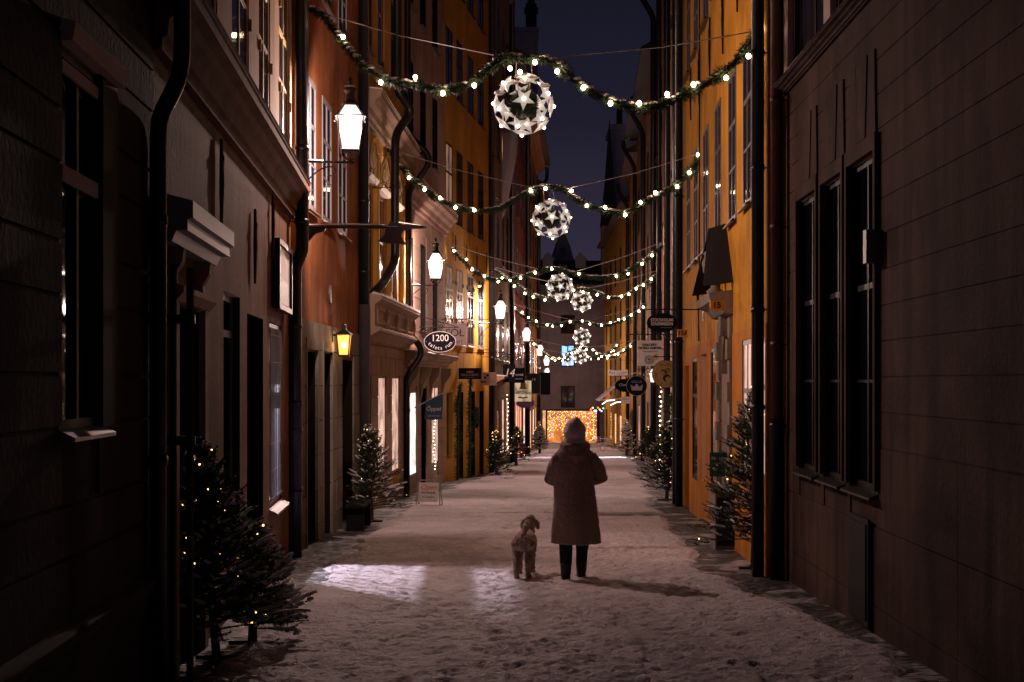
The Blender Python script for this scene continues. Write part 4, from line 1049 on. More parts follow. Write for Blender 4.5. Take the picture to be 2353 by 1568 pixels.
# ======================= SPRUCES
def spruce(loc, h, rad, lab, nl, lean=(0, 0), nb=150, snowy=.4, wallside=None, grp='small potted spruces with fairy lights along the street', dense=1.0, sparse_top=.0, big=1.0, nwd=.0035):
    root = empty('spruce_tree', loc, 0, lab, 'tree', grp)
    tr_ = MB().tube([(0, 0, -.05), (lean[0]*.3, lean[1]*.3, h*.35), (lean[0], lean[1], h)], [.035*big, .026*big, .006], 7); tr_.build('trunk', M['bark'], root)
    nd = MB(); br = MB(); sn = MB(); tips = []
    for k in range(nb):
        t = (k+random.random())/nb; t = t**.8
        z = h*(.13+.85*t); c0 = Vector((lean[0]*(z/h)**1.5, lean[1]*(z/h)**1.5, z))
        a = k*2.399+random.uniform(-.3, .3)
        L = rad*(1-t)**.75*random.uniform(.6, 1.12)+.10*h*.35
        el = .15+.75*t + random.uniform(-.15, .2)
        d = Vector((math.cos(a)*math.cos(el), math.sin(a)*math.cos(el), math.sin(el)))
        if wallside and d.x*wallside > .0: L *= .7
        sag = random.uniform(.05, .22)*(1-t)
        pts = [c0 + d*L*q + Vector((0, 0, -sag*L*q*q*1.4 + .12*L*q**3)) for q in (0, .3, .6, 1)]
        br.tube(pts, [.007*big, .005*big, .004*big, .002], 4, False)
        twigs = [(pts, 1.0)]
        sidev = Vector((-math.sin(a), math.cos(a), 0))
        for q in (.30, .48, .66, .82):
            for sg in (-1, 1):
                if random.random() < .18: continue
                b_ = c0 + d*L*q + Vector((0, 0, -sag*L*q*q*1.4)); l2 = L*(1.05-q)*random.uniform(.45, .8)
                dd = (d*.8 + sidev*sg*.75 + Vector((0, 0, random.uniform(-.1, .25)))).normalized()
                twigs.append(([b_, b_+dd*l2*.5, b_+dd*l2 + Vector((0, 0, .04*l2))], .8))
        for tw, w_ in twigs:
            ln_ = sum((q-p_).length for p_, q in zip(tw, tw[1:]))
            n = int(max(5, ln_*150*dense*w_))
            for _ in range(n):
                u_ = random.random()**.85*(len(tw)-1); i = min(int(u_), len(tw)-2); c = tw[i].lerp(tw[i+1], u_-i); tg = (tw[i+1]-tw[i]).normalized()
                v = Vector((random.gauss(0, 1), random.gauss(0, 1), random.gauss(0, 1)+.35)); v = (v - tg*v.dot(tg)).normalized()
                dr = (v + tg*.9).normalized(); ll = random.uniform(.016, .028)*big; s_ = dr.cross(v + Vector((.1, .2, .05))).normalized()*nwd
                e_ = c+dr*ll; nd.add([c-s_, c+s_, e_], [(0, 1, 2)])
            if random.random() < snowy*(1.25 if z < h*.45 else .7):
                q0 = tw[len(tw)//2]; q1 = tw[-1]; m_ = 5 if w_ == 1 else 4
                P = [q0.lerp(q1, j/(m_-1)) + Vector((random.uniform(-.006, .006), random.uniform(-.006, .006), .012*big)) for j in range(m_)]
                rr_ = [random.uniform(.010, .018)*big*(.45 if j in (0, m_-1) else 1) for j in range(m_)]
                sn.tube(P, rr_, 6)
        tips.append(pts[-1]); tips.append(pts[2])
    br.build('branches', M['bark'], root); nd.build('foliage', M['needle'], root); tag(sn.build('snow_on_twigs', M['snow'], root, smooth=True), kind='stuff')
    src = None; random.shuffle(tips)
    front = [p for p in tips if p.y < .15*rad]; 
    for k in range(min(nl, len(front))):
        c = front[k]*random.uniform(.82, 1.04); c.z = front[k].z
        if src is None: src = MB().ball((0, 0, 0), .0065*big if big < 1.2 else .009*big, 6, 4).build('fairy_light', M['fairy'], root); b = src; b.location = c
        else: b = src.copy(); C.objects.link(b); b.parent = root; b.location = c
        s_ = random.choice((.6, .75, 1, 1, 1.25)); b.scale = (s_, s_, s_)
    # wooden stand
    mb = MB().tube([(-.16*big, 0, .02), (.16*big, 0, .02)], .018, 5).tube([(0, -.16*big, .025), (0, .16*big, .025)], .018, 5)
    mb.build('stand', M['bark'], root)
    return root
def gp(x, Y): return Vector(((x-CX)/F*Y, Y, gz(Y)))
spruce(gp(500, 10.4), 1.62, .62, 'large dark spruce with scattered warm lights in the left foreground corner', 42, (-.20, .1), 230, .22, -1, dense=2.2, nwd=.0048)
spruce(gp(580, 11.1), .95, .50, 'low bushy spruce with thick snow on its twigs, right foot of the tall foreground tree', 14, (.03, 0), 140, .85, -1, dense=1.7, big=1.15, nwd=.0048)
spruce(gp(855, 24.8), 1.68, .74, 'dark spruce with fairy lights by the stone house left of the open sign', 26, (-.1, 0), 170, .14, -1, dense=1.2, big=1.15, nwd=.005)
spruce(gp(1142, 46.5), 1.45, .66, 'dark spruce at the foot of the yellow house', 22, (-.1, 0), 110, .12, -1, dense=.9, big=1.6, nwd=.009)
spruce(gp(1186, 57.5), 1.55, .68, 'dark spruce in front of the tall umber house', 16, (0, 0), 100, .12, -1, dense=.7, big=1.9, nwd=.012)
spruce(gp(1240, 78), 1.75, .6, 'brightly snowed spruce on the far left side of the street', 10, (0, 0), 80, .9, None, dense=.45, big=2.4, nwd=.016)
spruce(gp(1440, 74.5), 1.85, .62, 'white snow-laden spruce beside the far ochre house on the right', 6, (.02, 0), 80, 1.1, None, dense=.45, big=2.4, nwd=.016)
spruce(gp(1488, 54), 1.6, .75, 'dark spruce before the wine red house on the right', 16, (.1, 0), 100, .12, 1, dense=.7, big=1.8, nwd=.011)
spruce(gp(1532, 31.6), 1.75, .80, 'full spruce on a slanted trunk beside the pipe on the right, many fairy lights', 34, (.08, 0), 180, .25, 1, dense=1.3, big=1.3, nwd=.006)
spruce(gp(1730, 16.8), 2.15, .74, 'tall spruce with long bare top shoots before the orange house, right foreground', 38, (.08, .1), 240, .30, 1, dense=2.2, big=1.05, nwd=.0048)

# ======================= SIGNS
def txt(parent, s, size, mat, loc, name='lettering', al='CENTER', ext=.002, sx_=1.0, shear=0., bold=0.):
    c = bpy.data.curves.new(name, 'FONT'); c.body = s; c.size = size; c.align_x = al; c.align_y = 'CENTER'; c.extrude = ext; c.shear = shear; c.offset = bold
    t_ = bpy.data.objects.new('glyphs', c); C.objects.link(t_)
    me = bpy.data.meshes.new_from_object(t_.evaluated_get(bpy.context.evaluated_depsgraph_get())); me.name = name
    C.objects.unlink(t_); bpy.data.objects.remove(t_); bpy.data.curves.remove(c); me.materials.clear(); me.materials.append(mat)
    o = bpy.data.objects.new(name, me); C.objects.link(o); o.parent = parent
    o.location = loc; o.rotation_euler = (R(90), 0, 0); o.scale = (sx_, 1, 1); return o
def arc_txt(parent, s, size, mat, c, rad, a0, a1, inward=False, name='lettering', y=-.02, shear=0.):
    """letters along an arc, as one mesh. angles in degrees, inward = reads along the lower arc"""
    mb = MB(); n = len(s)
    for i, ch in enumerate(s):
        if ch == ' ': continue
        a = R(a0 + (a1-a0)*(i/(max(1, n-1))))
        cu = bpy.data.curves.new('glyph', 'FONT'); cu.body = ch; cu.size = size; cu.align_x = 'CENTER'; cu.extrude = .0015; cu.shear = shear
        ob = bpy.data.objects.new('glyph', cu); C.objects.link(ob)
        dg = bpy.context.evaluated_depsgraph_get(); me = bpy.data.meshes.new_from_object(ob.evaluated_get(dg))
        rot = a-PI/2 if not inward else a+PI/2
        rr = rad
        for_ = [(v.co.x, v.co.y - size*.33, v.co.z) for v in me.vertices]
        vs = [(c[0]+rr*math.cos(a)+x*math.cos(rot)-yy*math.sin(rot), y-zz, c[1]+rr*math.sin(a)+x*math.sin(rot)+yy*math.cos(rot)) for x, yy, zz in for_]
        mb.add(vs, [tuple(p.vertices) for p in me.polygons])
        C.objects.unlink(ob); bpy.data.objects.remove(ob); bpy.data.curves.remove(cu); bpy.data.meshes.remove(me)
    return mb.build(name, mat, parent)
def ellipse(cx_, cz, rx, rz, n=40): return [(cx_+rx*math.cos(2*PI*k/n), cz+rz*math.sin(2*PI*k/n)) for k in range(n)]
def bracket(root, side, length, style=0, z=0, r=.012):
    s_ = 1 if side == 'L' else -1; mb = MB()
    mb.tube([(0, 0, z), (s_*length, 0, z)], r, 6); mb.box(-.012, .012, -.03, .03, z-.2, z+.12)
    if style == 1:     # decorated triangle with scrolls
        mb.tube([(0, 0, z+.30), (s_*length, 0, z)], r*.8, 6); mb.tube([(0, 0, z-.18), (s_*.35*length, 0, z)], r*.8, 6)
        for q in (.15, .38, .60): mb.tube(scroll(s_*q*length, 0, z+.09*(1-q)+.03, .075*(1-q*.5), 1.4, s_, 14), r*.6, 5)
        mb.tube(scroll(s_*.03, 0, z-.12, .09, 1.5, -s_, 14), r*.6, 5)
    elif style == 2:
        mb.tube([(0, 0, z-.25), (s_*.12, 0, z-.12), (s_*.3, 0, z-.02)], r*.8, 6)
        mb.tube(scroll(s_*length*.8, 0, z+.05, .05, 1.2, s_, 12), r*.6, 5)
    elif style == 3:
        mb.tube([(0, 0, z+.28), (s_*length*.95, 0, z+.01)], r*.6, 5)
    return mb.build('bracket', M['iron'], root)
def sign(name, lab, side, Y, zb, length, px, size, shape, pm, texts, style=0, hang=2, rim=None, th=.03, group='hanging shop signs', tilt=0.):
    """px = sign centre in photo pixels; converted to metres at depth Y"""
    X = (LX(Y) if side == 'L' else RX(Y)); root = empty(name, (X, Y, zb), tilt, lab, 'sign', group)
    c = at(px[0], px[1], Y); cx_, cz = c.x-X, c.z-zb; w_, h_ = size
    if length > 0:
        bracket(root, side, length, style)
        mb = MB()
        for q in ((-.3, .3) if hang == 2 else (0,)):
            mb.tube([(cx_+q*w_, 0, -.0), (cx_+q*w_, 0, cz+h_/2*(.85 if shape != 'rect' else 1))], .004, 4)
        mb.build('hanger', M['iron'], root)
    poly = ellipse(cx_, cz, w_/2, h_/2) if shape == 'ellipse' else [(cx_-w_/2, cz-h_/2), (cx_+w_/2, cz-h_/2), (cx_+w_/2, cz+h_/2), (cx_-w_/2, cz+h_/2)]
    if shape == 'ribbon':
        poly = [(cx_-w_/2+w_*k/12, cz-h_/2-.05*math.sin(PI*k/12)) for k in range(13)] + [(cx_+w_/2-w_*k/12, cz+h_/2-.05*math.sin(PI*(12-k)/12)) for k in range(13)]
    pan = MB().prism(poly, -th/2, th/2).build('panel', pm, root)
    if rim:
        mb = MB(); n = len(poly); mb.tube([(p[0], -th/2, p[1]) for p in poly + [poly[0]]], .008, 5); mb.build('rim', rim, root)
    for t in texts:
        if t[0] == 'arc': arc_txt(root, t[1], t[2], t[3], (cx_+t[4], cz+t[5]), t[6], t[7], t[8], t[9] if len(t) > 9 else False, y=-th/2-.004)
        elif t[0] == 'txt': txt(root, t[1], t[2], t[3], (cx_+t[4], -th/2-.003, cz+t[5]), sx_=t[6] if len(t) > 6 else 1., bold=t[7] if len(t) > 7 else 0., shear=t[8] if len(t) > 8 else 0.)
        elif t[0] == 'fn': t[1](root, cx_, cz, -th/2-.004)
    return root
K = {}
K['w'] = simple('sign_white', (.66, .60, .58), .6); K['k'] = simple('sign_black', (.006, .0055, .008), .7, 0, 0, .08); K['ink'] = simple('ink', (.02, .015, .02), .7)
K['navy'] = simple('sign_navy', (.006, .005, .012), .7, 0, 0, .08); K['pl'] = simple('sign_paleletter', (.62, .58, .55), .6); K['gold'] = simple('sign_gold', (.60, .38, .13), .5)
K['pink'] = simple('sign_pale_pink', (.50, .36, .34), .6); K['dim'] = simple('letter_dim', (.22, .15, .12), .6); K['yel'] = simple('plate_yellow', (.62, .30, .02), .5)
K['purp'] = simple('sign_purple', (.24, .15, .42), .6); K['green'] = simple('plate_green', (.01, .05, .03), .5); K['flag'] = simple('flag_blue', (.035, .10, .17), .75)
K['red'] = simple('letter_red', (.6, .05, .04), .6); K['ora'] = simple('ornament_orange', (.5, .13, .03), .6)
K['gdim'] = simple('letter_grey', (.2, .19, .2), .6)
lit_sign = glow_window('lit_sign_panel', (1, .72, .42), .55)
W_ = K['pl']
sign('oval_sign', 'black oval sign reading 1200 talets rum on a scrolled bracket', 'L', 36, 3.55, 1.0, (1011, 786), (.80, .52), 'ellipse', K['navy'],
     [('txt', '1200', .235, W_, 0, .09, .95), ('arc', 'talets rum', .135, W_, 0, .19, .345, -138, -42, True), ('txt', '•', .06, W_, -.35, 0), ('txt', '•', .06, W_, .35, 0)], 1, 2, K['pl'])
sign('square_sign', 'pale square sign with large black serif letters behind the oval 1200 sign', 'L', 40.5, 3.95, 1.35, (1045, 769), (.66, .62), 'rect', K['pink'],
     [('txt', 'SÓŁ', .30, K['ink'], 0, .04), ('txt', 'CRAFT', .13, K['ink'], .05, -.22, .9)], 2, 2)
def gold_orn(root, cx_, cz, y):
    mb = MB().prism([(cx_-.12, cz+.09), (cx_-.09, cz+.03), (cx_+.09, cz+.03), (cx_+.12, cz+.09), (cx_+.04, cz+.07), (cx_, cz+.11), (cx_-.04, cz+.07)], y, y+.003); mb.build('emblem', K['ora'], root)
sign('bar_sign', 'black rectangular sign reading GOLDBAR with an orange emblem', 'L', 43.5, 3.05, 1.45, (1080, 859), (.70, .34), 'rect', K['k'], [('txt', 'GOLDBAR', .105, K['dim'], 0, -.04, 1.1), ('txt', 'COCKTAILS & DINNER', .03, K['dim'], 0, -.12), ('fn', gold_orn)], 0, 2)
def amb(root, cx_, cz, y):
    MB().box(cx_-.08, cx_+.08, y, y+.003, cz-.0, cz+.15).build('emblem', K['k'], root); MB().box(cx_-.01, cx_+.07, y-.003, y-.0005, cz+.01, cz+.08).box(cx_-.07, cx_-.012, y-.003, y-.0005, cz+.082, cz+.14).build('emblem', K['gold'], root)
sign('amber_sign', 'light rectangular sign reading AMBER ROOM under a diagonal stay', 'L', 47.8, 3.0, 1.4, (1118, 871), (.68, .44), 'rect', K['pink'], [('fn', amb), ('txt', 'AMBER', .095, K['ink'], -.14, -.10, .9, .003), ('txt', 'ROOM', .095, K['dim'], .16, -.10, .9)], 3, 2)
sign('number_sign', 'black sign with large white figures 14', 'L', 52, 3.15, 1.3, (1170, 858), (.46, .66), 'rect', K['k'], [('txt', '14', .42, W_, 0, 0, .9, 0, .25)], 2, 2)
sign('black_sign', 'small black sign with a pale script word right of the 14 sign', 'L', 55, 3.0, 1.6, (1191, 863), (.52, .58), 'rect', K['k'], [('txt', 'nowa', .17, W_, 0, .03, 1, 0, .25), ('txt', 'MINOWA', .08, W_, 0, -.14)], 0, 2)
def virg(root, cx_, cz, y):
    mb = MB().ball((cx_, y, cz+.27), .11, 8, 6, (1, .03, 1)).ball((cx_, y, cz+.41), .05, 8, 6, (1, .03, 1)).prism([(cx_-.16, cz+.08), (cx_+.16, cz+.08), (cx_+.05, cz+.30), (cx_-.05, cz+.30)], y, y+.004); mb.build('emblem', K['gold'], root)
    MB().prism([(cx_-.22, cz-.26), (cx_, cz-.31), (cx_+.22, cz-.26), (cx_+.16, cz-.22), (cx_, cz-.25), (cx_-.16, cz-.22)], y, y+.004).build('flourish', K['ora'], root)
sign('lit_sign', 'glowing cream sign with a gold emblem and the word VIRGINIA', 'L', 57, 2.75, 1.0, (1202, 899), (.66, .84), 'rect', lit_sign, [('txt', 'VIRGINIA', .155, K['ora'], 0, -.08, 1, .004), ('fn', virg)], 0, 2)
sign('purple_sign', 'purple oval sign hanging below the glowing cream sign', 'L', 60, 2.3, 1.0, (1207, 926), (.78, .44), 'ellipse', K['purp'], [('txt', 'RADANDE RUSSE', .06, W_, 0, -.08), ('txt', '~^~^~', .14, W_, 0, .05)], 0, 2)
sign('board_sign', 'dark stacked board sign left of the light curtain, nearer of two', 'L', 70, 3.0, 1.5, (1226, 882), (.66, 1.0), 'rect', K['k'], [('txt', '14', .2, K['dim'], 0, .2)], 0, 2, K['dim'])
sign('board_sign', 'dark stacked board sign nearest to the light curtain', 'L', 76, 3.0, 1.9, (1250, 882), (.7, 1.2), 'rect', K['k'], [], 0, 2, K['dim'])
sign('mission_sign', 'black oval sign reading STOCKHOLMS STADSMISSION on a long straight bar', 'R', 24.6, 3.43, 1.0, (1521, 742), (.53, .335), 'ellipse', K['k'],
     [('txt', 'STOCKHOLMS', .072, W_, 0, .045, .83, .0015), ('txt', 'STADSMISSION', .072, W_, 0, -.022, .78, .0015), ('txt', '/Second hand', .032, K['gdim'], .07, -.082, 1.1)], 0, 2)
def tree_logo(root, cx_, cz, y):
    mb = MB(); c0 = cz-.16; cc = cx_-.02
    for r_ in (.105, .075): mb.tube([(cc+r_*math.cos(a*PI/12), y, c0+r_*math.sin(a*PI/12)) for a in range(25)], .003, 4, False)
    mb.tube([(cc, y, c0-.06), (cc, y, c0)], .008, 4)
    for a in (30, 60, 90, 120, 150): mb.tube([(cc, y, c0-.01), (cc+.03*math.cos(R(a)), y, c0+.02*math.sin(R(a))+.005), (cc+.055*math.cos(R(a)), y, c0+.052*math.sin(R(a)))], .004, 4)
    for k in range(20): a = k*PI/10; mb.box(cc+.09*math.cos(a)-.004, cc+.09*math.cos(a)+.004, y-.001, y+.002, c0+.09*math.sin(a)-.004, c0+.09*math.sin(a)+.004)
    mb.build('emblem', K['ink'], root)
    MB().ball((cx_+.14, y, cz-.08), .065, 10, 8, (.8, .05, 1.25)).build('small_crest', K['gold'], root)
    txt(root, 'B', .08, K['ink'], (cx_+.14, y-.008, cz-.08))
sign('gallery_sign', 'white rectangular sign reading GALLERY NORD AMBER with a tree emblem', 'R', 34.8, 3.33, 1.12, (1493, 812), (.61, .62), 'rect', K['w'],
     [('txt', 'GALLERY', .078, K['ink'], -.01, .205, 1.15, .003), ('txt', 'NORD AMBER', .078, K['ink'], 0, .125, 1.15, .003), ('txt', 'AMBER FASHION CENTRE', .032, K['ink'], 0, .04), ('fn', tree_logo)], 2, 2)
def scissors(root, cx_, cz, y):
    mb = MB(); mb.tube(scroll(cx_-.07, y, cz+.06, .075, .9, 1, 16), .007, 5); mb.tube(scroll(cx_+.05, y, cz+.085, .06, 1.1, -1, 16), .010, 5)
    mb.tube([(cx_-.1, y, cz+.1), (cx_, y, cz+.03), (cx_+.02, y, cz-.05)], .009, 5)
    P = [(cx_+.02+.085*math.cos(R(a)), cz-.09+.085*math.sin(R(a))) for a in range(20, 261, 16)] + [(cx_+.045+.06*math.cos(R(a)), cz-.11+.055*math.sin(R(a))) for a in range(240, 29, -16)]
    mb.prism(P, y, y+.003); mb.build('emblem', K['ink'], root)
sign('round_sign', 'round golden hairdresser sign reading Frisör, Maria and Ulrika', 'R', 31, 2.72, .62, (1530, 860), (.60, .60), 'ellipse', K['gold'],
     [('arc', 'Frisör', .105, K['ink'], 0, 0, .22, 118, 58), ('arc', 'Maria', .10, K['ink'], 0, 0, .225, 182, 246, True), ('arc', 'Ulrika', .10, K['ink'], 0, 0, .225, 294, 362, True), ('txt', '•', .06, K['ink'], -.20, .10), ('txt', '•', .06, K['ink'], .21, .09), ('txt', '•', .06, K['ink'], 0, -.235), ('fn', scissors)], 0, 1, K['ink'])
sign('ribbon_sign', 'small pale ribbon sign reading Antiques', 'R', 66, 3.15, 1.2, (1420, 856), (.92, .26), 'ribbon', K['w'], [('arc', 'Antiques', .17, K['ink'], 0, 1.28, 1.32, -106, -74, True)], 0, 2)
sign('guild_sign', 'round dark sign with a crown emblem under an arched name board', 'R', 43, 2.55, .95, (1463, 887), (.62, .60), 'ellipse', K['k'], [('txt', 'CIRCUS', .09, K['gdim'], 0, .12), ('arc', 'Samfundet St Erik', .085, W_, 0, 0, .40, 140, 40),
     ('fn', lambda root, cx_, cz, y: MB().prism([(cx_-.15, cz-.14), (cx_+.15, cz-.14), (cx_+.19, cz+.04), (cx_+.08, cz-.03), (cx_, cz+.07), (cx_-.08, cz-.03), (cx_-.19, cz+.04)], y, y+.003).build('crown_emblem', K['gdim'], root))], 0, 2, K['gdim'])
sign('small_oval_sign', 'small black oval sign left of the round crown sign', 'R', 46, 2.35, 1.6, (1436, 886), (.66, .42), 'ellipse', K['k'], [('txt', 'Charlott', .12, W_, 0, .02, 1, 0, .3)], 0, 2)
sign('number_plate', 'yellow house number plate reading 15 beside the arched portal', 'R', 19.4, 3.2, 0, (1647, 702), (.185, .13), 'rect', K['yel'], [('txt', '15', .115, K['ink'], 0, 0, 1, .004)], 0, 0, group='yellow house number plates')
sign('number_plate', 'yellow house number plate reading 15A beside the far drainpipe', 'R', 28.8, 3.15, 0, (1569, 766), (.23, .155), 'rect', K['yel'], [('txt', '15A', .125, K['ink'], 0, 0, 1, .004)], 0, 0, group='yellow house number plates')
sign('street_plate', 'tiny white street name plate on the far ochre wall', 'R', 86.0, 1.6, 0, (1438, 1014-94), (.55, .42), 'rect', K['w'], [('txt', 'Själagatan', .12, K['ink'], 0, .08), ('txt', '1-15', .12, K['ink'], 0, -.1)], 0, 0, group='street plates')
# notices in the portal
N_ = empty('notice_plate', (RX(21.75)-.06, 21.2, .95), 0, 'dark green association plate on the stone portal', 'sign')
MB().box(-.16, .13, -.01, .01, -.18, .18).build('panel', K['green'], N_); txt(N_, 'Förening', .07, W_, (-.01, -.014, .09)); txt(N_, 'expedition', .035, W_, (-.01, -.014, .02))
# wrought-iron axe-shaped sign arm
A_ = empty('axe_shaped_sign', (LX(19.1)+.06, 19.1, 4.27), 0, 'dark iron axe on a long horizontal arm across the red orange house', 'sign')
MB().tube([(0, 0, 0), (1.28, 0, -.005)], .024, 8).box(-.02, .02, -.05, .05, -.42, .08).build('arm', M['iron'], A_)
P = [(0.02, -.02), (.32, -.02), (.30, -.06), (.18, -.10), (.09, -.20), (.06, -.32), (.02, -.42)]
MB().prism(P, -.02, .02).build('corner_brace', M['iron'], A_)
P = [(1.16, .03), (1.2, .09), (1.24, .05), (1.30, .05), (1.36, .02), (1.50, .02), (1.62, .01), (1.68, -.015), (1.60, -.03), (1.46, -.03), (1.36, -.06), (1.33, -.13), (1.36, -.19), (1.42, -.25), (1.30, -.235), (1.12, -.225), (1.02, -.20), (1.10, -.12), (1.12, -.04)]
MB().prism(P, -.02, .02).build('axe_blade', simple('axe_metal', (.07, .06, .07), .45, .4), A_)
sn = MB(); sn.tube([(.1, 0, .022), (.7, 0, .028), (1.1, 0, .02)], [.010, .017, .010], 6).tube([(1.3, 0, .05), (1.6, 0, .012)], [.012, .004], 5); sn.build('snow_strip', M['snow'], A_)
# Öppet flag
f0 = Vector((LX(34)+.02, 34, 1.55)); FL = empty('shop_flag', f0, 0, 'blue shop flag reading Öppet välkommen on a slanted white pole', 'flag')
p1_ = at(1020, 903, 33.6)-f0; p0_ = at(953, 937, 34)-f0
MB().tube([p0_, p1_], .016, 8).build('flag_pole', K['w'], FL)
mb = MB(); NX, NZ = 14, 10; a_ = at(976, 926, 33.7)-f0; b_ = at(1017, 905, 33.62)-f0; zb_ = (at(997, 965, 33.6)-f0).z
for j in range(NZ+1):
    for i in range(NX+1):
        t = i/NX; q = j/NZ; top = a_.lerp(b_, t); z_ = top.z*(1-q) + zb_*q + .012*math.sin(t*9)*q
        mb.v.append((top.x+.012*math.sin(q*5), top.y + .018*math.sin(t*8+q*2)*q, z_))
for j in range(NZ):
    for i in range(NX): k = j*(NX+1)+i; mb.f.append((k, k+1, k+NX+2, k+NX+1))
fl = mb.build('flag_cloth', K['flag'], FL, smooth=True); so = fl.modifiers.new('thick', 'SOLIDIFY'); so.thickness = .004
cm = (a_+b_)/2; txt(FL, 'Öppet', .135, W_, (cm.x, cm.y-.035, (at(997, 940, 33.6)-f0).z), bold=.003, shear=.15); txt(FL, 'välkommen', .066, W_, (cm.x, cm.y-.035, (at(997, 956, 33.6)-f0).z), shear=.15)
# A-frame Open sign
AF = empty('a_frame_sign', (gp(986, 29.4).x, 29.4, gz(29.4)), R(-8), 'white folding pavement sign reading Open standing in the snow', 'sign')
def aframe(mb, y0, y1, x=.25, h=.54): 
    mb.tube([(-x, y0, .0), (-x+.02, y1, h-.03), (-x+.06, y1, h), (x-.06, y1, h), (x-.02, y1, h-.03), (x, y0, 0)], .012, 6)
fr_ = MB(); aframe(fr_, -.14, -.0); aframe(fr_, .16, .01); fr_.build('frame', M['white_frame'], AF)
pn = MB().box(-.205, .205, -.008, .008, -.19, .21).build('panel', K['w'], AF); pn.location = (0, -.072, .29); pn.rotation_euler = (R(-14.5), 0, 0)
txt(pn, 'Open', .15, K['red'], (0, -.012, .11), shear=.25); txt(pn, 'Handmade', .07, K['ink'], (0, -.012, 0)); txt(pn, 'in Sweden', .06, K['ink'], (0, -.012, -.09))
fp = at(1180, 375, 60)
# white cloth banner hanging from the umber house
BN = empty('cloth_banner', (LX(56), 56, 11.2), 0, 'long pale cloth banner hanging from the tall umber house below the largest star ball', 'banner')
mb = MB(); 
for j in range(13):
    for i in range(7):
        t = i/6; q = j/12; mb.v.append((.05+.62*t*(1-.75*q*q)+.03*math.sin(q*7), .05*math.sin(t*7+q*3), .95-3.6*q*(1-.10*t)+ (0 if j else .0)))
for j in range(12):
    for i in range(6): k = j*7+i; mb.f.append((k, k+1, k+8, k+7))
b = mb.build('cloth', simple('banner_cloth', (.34, .27, .27), .9), BN, smooth=True); so = b.modifiers.new('thick', 'SOLIDIFY'); so.thickness = .01
MB().tube([(0, 0, .98), (.75, 0, 1.02)], .02, 6).build('pole', M['iron'], BN)
# framed notice board
NB = empty('notice_board', (LX(16.9)+.0, 16.9, 3.42), R(93.6), 'framed notice board with a pale upper half mounted high on the brown house', 'board')
MB().box(-.72, .72, -.02, .02, -.34, .34).build('board', K['w'], NB)
mb = MB()
for bx in ((-.78, .78, .34, .40), (-.78, .78, -.40, -.34), (-.78, -.72, -.34, .34), (.72, .78, -.34, .34)): mb.box(bx[0], bx[1], -.05, .03, bx[2], bx[3])
mb.build('frame', M['iron'], NB); MB().box(-.70, .70, -.026, -.0205, -.32, -.05).build('lower_print', M['grey_frame'], NB)
NB.location.x += .05
# rack of iron poles at the corner of the first house
PR = empty('pole_rack', (LX(9.2), 9.2, 0), 0, 'three upright iron bars clamped by two cross bars beside the near drainpipe', 'rack')
for dx, h in ((.01, 2.98), (.10, 2.95), (.21, 2.93)): MB().tube([(dx, 0, -.2), (dx, 0, h)], .024, 8).build('upright_bar', M['iron'], PR)
for z_ in (2.60, 1.81): MB().box(-.15, .235, .03, .05, z_-.03, z_+.03).build('cross_bar', M['iron'], PR)
# electrical cabinet
EC = empty('utility_cabinet', (2.93, 19.6, gz(19.6)), R(2), 'grey utility cabinet against the orange house beside the portal', 'cabinet')
MB().box(-.16, .16, -.18, .18, 0, .78).build('body', M['grey_frame'], EC); MB().prof([(-.21, .78), (-.21, .80), (.21, .84), (.21, .78)], -.19, .19).build('lid', M['metal_snow'], EC)
MB().box(-.14, .14, -.192, -.181, .06, .72).build('door', M['dark_frame'], EC)
# café furniture
def cafe_chair(loc, rz, lab):
    o = empty('cafe_chair', loc, rz, lab, 'chair', 'metal café chairs by the far awning'); mb = MB()
    for sx_ in (-1, 1): mb.tube([(sx_*.2, -.2, 0), (sx_*.19, -.19, .45)], .016, 5).tube([(sx_*.2, .22, 0), (sx_*.19, .19, .45), (sx_*.19, .25, .88)], .016, 5)
    mb.build('frame', K['w'], o); MB().box(-.21, .21, -.21, .2, .45, .475).build('seat', K['w'], o)
    b_ = MB()
    for z_ in (.6, .7, .8): b_.box(-.2, .2, .20+(z_-.45)*.13, .225+(z_-.45)*.13, z_, z_+.05)
    b_.build('backrest', K['w'], o)
cafe_chair((gp(1398, 84).x, 84, gz(84)), R(200), 'metal café chair nearest the far ochre house'); cafe_chair((gp(1384, 87).x, 87, gz(87)), R(60), 'metal café chair left of the café table')
CT = empty('cafe_table', (gp(1391, 86).x, 86.2, gz(86.2)), 0, 'round metal café table between two chairs', 'table')
MB().lathe([(.3, .74), (.31, .75), (.31, .765), (.3, .77)], 16).build('table_top', K['w'], CT); MB().tube([(0, 0, 0), (0, 0, .74)], .025, 6).lathe([(.2, 0), (.18, .03), (.03, .05)], 10).build('pedestal', K['w'], CT)
